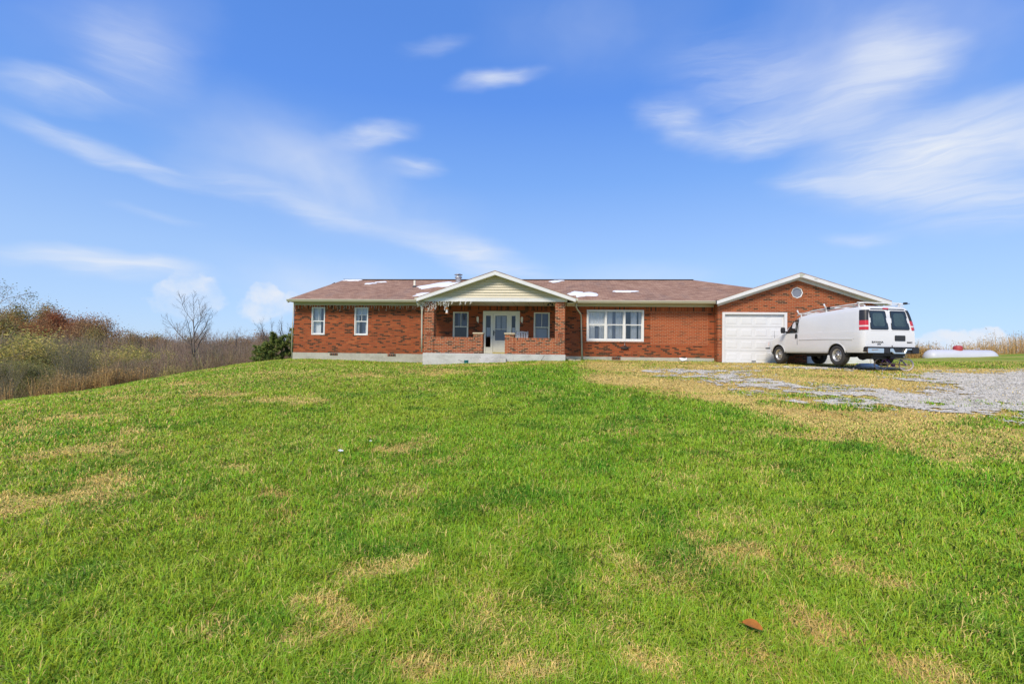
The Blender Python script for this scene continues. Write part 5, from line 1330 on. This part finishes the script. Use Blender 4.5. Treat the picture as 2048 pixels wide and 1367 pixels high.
x, y = at(25.0, 28.6); stalks('tall_weeds', spot(600, x, y, 1.6, .35), .15, .4, GOLD + [(.2, .24, .06)], 9, 'short weeds along the foot of the propane tank', 'weeds')
x, y = at(-18.3, 27.0); stalks('yellow_weeds', spot(260, x, y, .28, .3), .3, .75, [(.50, .42, .14), (.40, .33, .12)], 10, 'small clump of pale yellow weeds below the big bare tree', 'weeds')

# ------------------------------------------------------------------ ground
def axis(lo, hi, fine0, fine1, st):
    a = list(np.arange(fine0, fine1 + st / 2, st)); s_ = st
    while a[-1] < hi: s_ *= 1.25; a.append(a[-1] + s_)
    s_ = st
    while a[0] > lo: s_ *= 1.25; a.insert(0, a[0] - s_)
    return np.array(a)
gx = axis(-1500, 1500, -26, 27, .2); gy = axis(-60, 2500, -2, 34, .2)
X, Y = np.meshgrid(gx, gy); Z = Tb(X, Y)
dry, lush, grav = fields(X, Y)
GR = np.array([.20, .33, .028]); LU = np.array([.12, .27, .018]); ST = np.array([.70, .51, .17]); TH = np.array([.15, .13, .045])
def lawn_col(dry, lush):
    c = GR * (1 - lush[..., None]) + LU * lush[..., None]
    return c * (1 - dry[..., None]) + ST * dry[..., None]
c = lawn_col(dry, lush) * .9
wd = np.clip((-X - 19 - np.clip((Y - 24), -3, 4)) / 2.5, 0, 1)[..., None] * np.clip((Y[..., None] - 14) / 3, 0, 1)      # forest floor
c = c * (1 - wd) + np.array([.14, .095, .045]) * wd
nx, ny = len(gx), len(gy)
ii, jj = np.meshgrid(np.arange(ny - 1), np.arange(nx - 1), indexing='ij'); q = ii * nx + jj
F_ = np.stack([q, q + 1, q + nx + 1, q + nx], -1).reshape(-1, 4)
me = np_mesh('ground', np.stack([X, Y, Z], -1).reshape(-1, 3), F_.ravel(), np.arange(len(F_)) * 4, M['ground'], c.reshape(-1, 3), True)
tag(link('ground', me), kind='structure')
# gravel drive: a ragged sheet on the ground
hx = np.arange(2.5, 26, .09); hy = np.arange(8.3, 20.2, .09); X, Y = np.meshgrid(hx, hy)
dr_, lu_, gr_ = fields(X, Y)
ok = gr_ > 0; okf = (ok[:-1, :-1].astype(int) + ok[1:, :-1] + ok[:-1, 1:] + ok[1:, 1:]) >= 3
Z = Tb(X, Y) + .012 + .012 * fbm(X, Y, .25, 61, 2)
nx = len(hx); ii, jj = np.nonzero(okf); q = ii * nx + jj; F_ = np.stack([q, q + 1, q + nx + 1, q + nx], -1)
used, inv = np.unique(F_.ravel(), return_inverse=True)
me = np_mesh('gravel_driveway', np.stack([X, Y, Z], -1).reshape(-1, 3)[used], inv, np.arange(len(F_)) * 4, M['gravel'], None, True)
tag(link('gravel_driveway', me), kind='structure')
# loose stones
rng = np.random.default_rng(9); n = 60000
sx = rng.uniform(3, 18, n); sy = 8.6 + 11 * rng.uniform(0, 1, n) ** 1.5; d_, l_, g_ = fields(sx, sy); k = g_ > rng.uniform(-.5, .6, n); sx, sy = sx[k][:15000], sy[k][:15000]; n = len(sx)
r_ = rng.uniform(.007, .019, n) * np.clip(np.hypot(sx, sy) / 11, .8, 1.6)
oct_ = np.array([(1, 0, 0), (0, 1, 0), (-1, 0, 0), (0, -1, 0), (0, 0, .7), (0, 0, -.5)])
v = oct_[None] * r_[:, None, None] * rng.uniform(.6, 1.3, (n, 6, 1)); a = rng.uniform(0, 6.3, n); ca, sa = np.cos(a)[:, None], np.sin(a)[:, None]
v = np.stack([v[..., 0] * ca - v[..., 1] * sa, v[..., 0] * sa + v[..., 1] * ca, v[..., 2]], -1) + np.stack([sx, sy, Tb(sx, sy) + .03], -1)[:, None]
f8 = np.array([(0, 1, 4), (1, 2, 4), (2, 3, 4), (3, 0, 4), (1, 0, 5), (2, 1, 5), (3, 2, 5), (0, 3, 5)])
F_ = (np.arange(n)[:, None, None] * 6 + f8).reshape(-1, 3)
cs = np.repeat(np.clip(rng.normal(.52, .11, (n, 1)), .25, .8) * np.array([1, .95, .84]), 6, 0)
o = link('gravel_stones', np_mesh('gravel_stones', v.reshape(-1, 3), F_.ravel(), np.arange(len(F_)) * 3, M['bark'], cs)); tag(o, 'loose pale limestone chips scattered on the gravel drive', 'gravel', None, 'stuff')

# ------------------------------------------------------------------ grass: every blade a bent strip
rng = np.random.default_rng(2)
NB = 900000
inv = rng.uniform(0, 1, NB); r0_, r1_ = 1.7, 30.0; ex = .80                     # pdf(r) ~ r^(-ex): denser near the viewer's place
r_ = (r0_ ** (1 - ex) + inv * (r1_ ** (1 - ex) - r0_ ** (1 - ex))) ** (1 / (1 - ex))
th_ = rng.uniform(-.92, .92, NB); u = r_ * np.sin(th_); d = r_ * np.cos(th_)
bx = u * math.cos(YAW) - d * math.sin(YAW); by = u * math.sin(YAW) + d * math.cos(YAW)
dry, lush, grav = fields(bx, by)
k = np.ones(NB, bool)
k &= ~((by > 23.95) & (bx > -13.2) & (bx < 14.3)); k &= ~((by > 21.85) & (bx > -5.98) & (bx < .38)); k &= ~((by > 22.9) & (bx > 7.3) & (bx < 14.2))
k &= ~((by > 21.1) & (bx > -3.76) & (bx < -2.19) & (by < 22))
k &= (grav < .0) | (rng.uniform(0, 1, NB) < .16)
k &= rng.uniform(0, 1, NB) > dry * .2
k &= ~((bx < -19.5) & (by > 20.5))
bx, by, r_, dry, lush, grav = bx[k], by[k], r_[k], dry[k], lush[k], grav[k]; n = len(bx)
cl = fbm(bx, by, .16, 71, 2); cl2 = fbm(bx, by, .55, 81, 2)
h = rng.uniform(.026, .065, n) * (.55 + .9 * cl) * (.75 + .5 * cl2) * (1 + .25 * lush) * (1 - .5 * dry) * np.clip(1.0 + (r_ - 4) * .02, .9, 1.25)
long_ = rng.uniform(0, 1, n) < .035; h = np.where(long_, h * np.where(r_ < 7, rng.uniform(1.4, 2.1, n), 1.15), h)
w = np.clip(.0017 + .00040 * (r_ - 2), .0017, .009) * rng.uniform(.7, 1.4, n)
a = rng.uniform(0, 2 * math.pi, n) * .85 + fbm(bx, by, .22, 91, 2) * 7; ln = h * np.abs(rng.normal(.75, .42, n)) * (1 + .5 * dry)
dx, dy = np.cos(a) * ln, np.sin(a) * ln; b = a + math.pi / 2 + rng.normal(0, .35, n); wx, wy = np.cos(b) * w, np.sin(b) * w
bz = Tb(bx, by) - .004
v = np.empty((n, 5, 3), np.float32)
v[:, 0] = np.stack([bx - wx, by - wy, bz], 1); v[:, 1] = np.stack([bx + wx, by + wy, bz], 1)
mx, my, mz = bx + dx * .36, by + dy * .36, bz + h * .66
v[:, 2] = np.stack([mx + wx * .85, my + wy * .85, mz], 1); v[:, 3] = np.stack([mx - wx * .85, my - wy * .85, mz], 1)
v[:, 4] = np.stack([bx + dx, by + dy, bz + h * rng.uniform(.72, 1.0, n)], 1)
o5 = (np.arange(n) * 5)[:, None]
loops = (o5 + np.array([0, 1, 2, 3, 3, 2, 4])).ravel(); starts = (np.arange(n)[:, None] * 7 + np.array([0, 4])).ravel()
t = rng.uniform(0, 1, n); isdry = t < (dry * .9 + .022 + .02 * np.clip((5 - by) / 3, 0, 1))
g = np.stack([rng.uniform(.17, .37, n), rng.uniform(.38, .58, n), rng.uniform(.010, .034, n)], 1)
lf = (lush * .7 + (1 - cl2) * .3)[:, None]; g = g * (1 - lf * .45) + np.array([.10, .38, .012]) * lf * .45
g = g * (.76 + .52 * rng.uniform(0, 1, (n, 1))) * np.array([1.04, 1, 1.1])
yf = np.clip((fbm(bx, by, 2.3, 97, 3) - .40) * 3.2, 0, 1)[:, None] * (1 - .8 * lush[:, None]) * np.clip(1.1 - np.maximum(bx, 0)[:, None] * .18, .45, 1); g = g * (1 - .45 * yf) + np.array([.52, .60, .05]) * .45 * yf * rng.uniform(.7, 1.2, (n, 1)); dk = np.clip((fbm(bx, by, .42, 99, 2) - .55) * 4, 0, 1)[:, None]; g = g * (1 - dk * np.array([.5, .32, .3]))
yel = rng.uniform(0, 1, n) < .16; g[yel] = np.stack([rng.uniform(.50, .66, yel.sum()), rng.uniform(.60, .72, yel.sum()), rng.uniform(.06, .15, yel.sum())], 1)
red = np.clip((fbm(bx, by, 1.2, 95, 2) - .45) * 4, 0, 1)[:, None]
s_ = (np.array([.88, .66, .22]) * (1 - red * .35) + np.array([.62, .33, .09]) * red * .35) * rng.uniform(.65, 1.3, (n, 1))
col = np.where(isdry[:, None], s_, g)
me = np_mesh('grass', v.reshape(-1, 3), loops, starts, M['tint'], np.repeat(col, 5, 0))
tag(link('grass', me), 'short patchy green lawn grass with straw coloured dry spots', 'grass', None, 'stuff')
DENOISE = True
SKY_STRENGTH = .115; SUN_STRENGTH = 2.75; SUN_ANGLE = 18.0; EXPOSURE = .55
SKY_TINT = (.62, .90, 1.30, 1); HZ_AMT = .82; GAIN = 1 / (.115 * 2 ** .55); CLOUD_COL = (.80 * GAIN, .85 * GAIN, .94 * GAIN, 1)
# ------------------------------------------------------------------ sky, sun, camera
SUN_EL, SUN_AZ = R(43), R(200)                        # azimuth clockwise from +Y: the sun stands behind the viewer, slightly left
world = bpy.data.worlds.new('World'); scene.world = world; world.use_nodes = True
wt = world.node_tree; wt.nodes.clear(); k = NT(wt)
out = k.n('ShaderNodeOutputWorld'); bg = k.n('ShaderNodeBackground', {'Strength': SKY_STRENGTH}); wt.links.new(bg.outputs[0], out.inputs[0])
sky = k.n('ShaderNodeTexSky'); sky.sky_type = 'NISHITA'; sky.sun_disc = False; sky.sun_elevation = SUN_EL; sky.sun_rotation = SUN_AZ; sky.air_density = 1.0; sky.dust_density = .35; sky.ozone_density = 2.2
dirv = k.n('ShaderNodeTexCoord').outputs['Generated']
sx = k.n('ShaderNodeSeparateXYZ', {0: dirv})
az = k.math('ARCTAN2', sx.outputs[0], sx.outputs[1]); hyp = k.math('SQRT', k.math('ADD', k.math('MULTIPLY', sx.outputs[0], sx.outputs[0]), k.math('MULTIPLY', sx.outputs[1], sx.outputs[1])))
el = k.math('ARCTAN2', sx.outputs[2], hyp)
ae = k.n('ShaderNodeCombineXYZ', {0: az, 1: el, 2: 0.0}).outputs[0]
def vadd(a, b): return k.n('ShaderNodeVectorMath', {0: a, 1: b}, operation='ADD').outputs[0]
def vmul(a, b): return k.n('ShaderNodeVectorMath', {0: a, 1: b}, operation='MULTIPLY').outputs[0]
n1 = k.n('ShaderNodeTexNoise', {'Vector': vmul(ae, (2.2, 5.0, 1)), 'Scale': 1.6, 'Detail': 4.0, 'Roughness': .55}).outputs['Color']
warp = vadd(ae, vmul(vadd(n1, (-.5, -.5, -.5)), (.16, .075, 0)))
def fibre(rot, sc, st):
    m = k.n('ShaderNodeMapping', {'Vector': warp, 'Rotation': (0, 0, rot), 'Scale': (sc, sc * st, 1)})
    return k.noise(m.outputs[0], 1.0, 7, .6, .6)
fib = k.math('ADD', k.math('MULTIPLY', fibre(.36, 2.6, 7.0), .5), k.math('MULTIPLY', fibre(.36, 7.0, 9.0), .5)); fib2 = k.math('ADD', k.math('MULTIPLY', fibre(-.22, 2.6, 7.0), .5), k.math('MULTIPLY', fibre(-.22, 7.0, 9.0), .5)); lump = k.noise(ae, 26, 5, .6); soft = k.noise(warp, 4.5, 4, .5)
total = None
def stroke(azd, eld, a, b_, rot, amp, fibv=None, power=1.6, crisp=False):
    """elongated wisp centred at azimuth / elevation (degrees), half axes a, b_ (degrees)"""
    global total
    m = k.n('ShaderNodeMapping', {'Vector': warp if not crisp else vadd(ae, vmul(vadd(k.n('ShaderNodeTexNoise', {'Vector': ae, 'Scale': 34.0, 'Detail': 5.0}).outputs['Color'], (-.5, -.5, -.5)), (.05, .035, 0))), 'Location': (R(azd), R(eld), 0), 'Rotation': (0, 0, R(rot)), 'Scale': (R(a), R(b_), 1)}, vector_type='TEXTURE')
    ln = k.n('ShaderNodeVectorMath', {0: m.outputs[0]}, operation='LENGTH').outputs['Value']
    f = k.n('ShaderNodeMapRange', {0: ln, 1: 1.0, 2: .75 if crisp else 0.0, 3: 0.0, 4: 1.0}, interpolation_type='SMOOTHSTEP').outputs[0]
    if not crisp: f = k.math('POWER', f, power)
    if fibv is not None: f = k.math('MULTIPLY', f, k.n('ShaderNodeMapRange', {0: fibv, 1: .34, 2: .66, 3: .30, 4: 1.15}).outputs[0])
    f = k.math('MULTIPLY', f, min(1.0, amp * 1.25) if not crisp else amp)
    total = f if total is None else k.math('SUBTRACT', 1.0, k.math('MULTIPLY', k.math('SUBTRACT', 1.0, total, clamp=True), k.math('SUBTRACT', 1.0, f, clamp=True)))
STROKES = [
    (-43.7, 16.84, 11.66, 1.36, -9.96, 0.55, 1, 1.1),
    (-27.85, 14.62, 15.94, 1.95, -14.04, 0.42, 1, 1.1),
    (-9.87, 10.67, 14.15, 3.32, -17.24, 0.55, 1, 1.1),
    (-25.94, 17.92, 19.83, 7.08, -14.01, 0.38, 3, 1.0),
    (-44.01, 7.26, 10.18, 1.55, -2.76, 0.7, 1, 1.2),
    (-47.81, 20.59, 7.46, 1.62, 6.97, 0.42, 1, 1.0),
    (-43.28, 24.88, 6.44, 4.47, -1.93, 0.28, 1, 1.0),
    (-39.65, 11.71, 5.3, 0.91, -6.01, 0.15, 1, 1),
    (-7.22, 28.52, 6.63, 1.35, 3.41, 0.62, 2, 1.4),
    (-20.7, 22.72, 6.54, 1.9, 12.57, 0.55, 2, 1.3),
    (-15.86, 20.05, 4.46, 1.51, 4.19, 0.42, 2, 1.3),
    (-14.94, 31.39, 5.67, 1.26, 9.2, 0.2, 2, 1.2),
    (12.74, 23.79, 6.84, 2.78, -17.74, 0.5, 1, 1.2),
    (21.45, 22.05, 9.76, 2.74, 0.95, 0.55, 2, 1.2),
    (29.87, 23.53, 7.02, 4.38, 10.59, 0.55, 2, 1.0),
    (32.18, 26.17, 4.19, 4.85, 38.3, 0.5, 2, 1.0),
    (22.69, 26.28, 10.01, 4.52, -3.28, 0.22, 2, 1.0),
    (34.24, 17.49, 13.08, 5.1, -1.02, 0.8, 2, 1.0),
    (38.42, 17.97, 9.63, 3.72, -8.49, 0.6, 3, 1.0),
    (35.79, 14.51, 11.24, 2.07, -10.82, 0.66, 2, 1.1),
    (38.64, 12.27, 8.22, 2.93, -5.02, 0.48, 2, 1.0),
    (26.55, 17.11, 5.5, 1.44, -11.37, 0.4, 2, 1.2),
    (30.36, 11.2, 4.77, 1.17, -6.32, 0.35, 2, 1.2),
    (30.56, 27.19, 13.1, 10.23, -12.12, 0.36, 3, 1.0),
    (18.1, 27.54, 10.86, 5.43, -6.24, 0.22, 2, 1.0),
    (3.68, 32.49, 16.48, 6.44, -0.84, 0.12, 3, 1.0),
    (-43.78, 26.84, 11.09, 5.68, 22.24, 0.2, 3, 1.0),
    (-38.1, 4.74, 3.45, 2.2, 7.94, 0.42, 4, 1, True),
    (-38.22, 5.93, 1.82, 1.43, 4.74, 0.35, 4, 1, True),
    (-31.33, 4.41, 3.12, 1.84, 4.9, 0.6, 4, 1, True),
    (-31.65, 5.52, 1.5, 1.32, 3.59, 0.6, 4, 1, True),
    (-28.94, 5.05, 1.2, 1.25, 3.06, 0.4, 4, 1, True),
    (36.26, 1.05, 2.89, 1.46, 0.11, 0.95, 4, 1, True),
    (36.53, 1.65, 1.12, 1.03, -0.43, 0.9, 4, 1, True),
    (38.52, 1.47, 1.5, 1.24, -0.33, 0.9, 4, 1, True),
    (40.13, 1.06, 1.28, 0.64, 0.04, 0.7, 4, 1, True),
    (33.34, 1.05, 1.4, 1.08, 0.16, 0.7, 4, 1, True),
    (-26.77, 6.84, 14.51, 3.65, -4.44, 0.3, 3, 1.0),
    (8.25, 7.91, 12.02, 3.29, -1.11, 0.25, 3, 1.0),
]

for s_ in STROKES: stroke(*s_[:6], fibv={0: None, 1: fib, 2: fib2, 3: soft, 4: lump}[s_[6]], power=s_[7], crisp=s_[8] if len(s_) > 8 else False)
# clear autumn sky: deep blue overhead, pale towards the horizon
skyc = k.mix(1.0, sky.outputs[0], SKY_TINT, 'MULTIPLY')
grad = k.ramp(k.math('DIVIDE', el, R(90)), [(0.0, (.54, .69, .93)), (.05, (.46, .635, .925)), (.11, (.385, .575, .915)), (.205, (.215, .425, .90)), (.295, (.122, .31, .86)), (.37, (.108, .282, .80)), (1.0, (.07, .2, .6))])
grad = k.mix(1.0, grad, (GAIN, GAIN, GAIN), 'MULTIPLY')
skyc = k.mix(HZ_AMT, skyc, grad)
skyc = k.mix(k.math('MINIMUM', total, .97), skyc, CLOUD_COL)
wt.links.new(skyc, bg.inputs[0])

sl = bpy.data.lights.new('sun', 'SUN'); sl.energy = SUN_STRENGTH; sl.angle = R(SUN_ANGLE); sl.color = (1.0, .895, .73)
so = bpy.data.objects.new('sun', sl); COL.objects.link(so)
dv = Vector((math.sin(SUN_AZ) * math.cos(SUN_EL), math.cos(SUN_AZ) * math.cos(SUN_EL), math.sin(SUN_EL)))
so.rotation_euler = dv.to_track_quat('Z', 'Y').to_euler(); so.location = (0, -10, 30)

cd = bpy.data.cameras.new('camera'); cd.sensor_width = 36; cd.lens = 36 * 1000 / 2048; cd.clip_start = .05; cd.clip_end = 6000
co = bpy.data.objects.new('camera', cd); COL.objects.link(co)
pitch = math.atan(19 / 1000.); roll = .0136
f0 = Vector((-math.sin(YAW), math.cos(YAW), 0)); r0 = Vector((math.cos(YAW), math.sin(YAW), 0)); u0 = Vector((0, 0, 1))
fw = f0 * math.cos(pitch) + u0 * math.sin(pitch); uu = -f0 * math.sin(pitch) + u0 * math.cos(pitch)
rt = r0 * math.cos(roll) + uu * math.sin(roll); up = -r0 * math.sin(roll) + uu * math.cos(roll)
co.matrix_world = Matrix(((rt.x, up.x, -fw.x, 0), (rt.y, up.y, -fw.y, 0), (rt.z, up.z, -fw.z, 1.6), (0, 0, 0, 1)))
scene.camera = co
scene.view_settings.view_transform = 'Standard'; scene.view_settings.look = 'None'; scene.view_settings.exposure = EXPOSURE; scene.view_settings.gamma = 1
scene.cycles.max_bounces = 5; scene.cycles.diffuse_bounces = 3; scene.cycles.glossy_bounces = 3; scene.cycles.transmission_bounces = 4; scene.cycles.caustics_reflective = False; scene.cycles.caustics_refractive = False; scene.cycles.transparent_max_bounces = 16
scene.render.engine = 'CYCLES'; scene.cycles.use_denoising = DENOISE; scene.cycles.denoising_prefilter = 'ACCURATE'
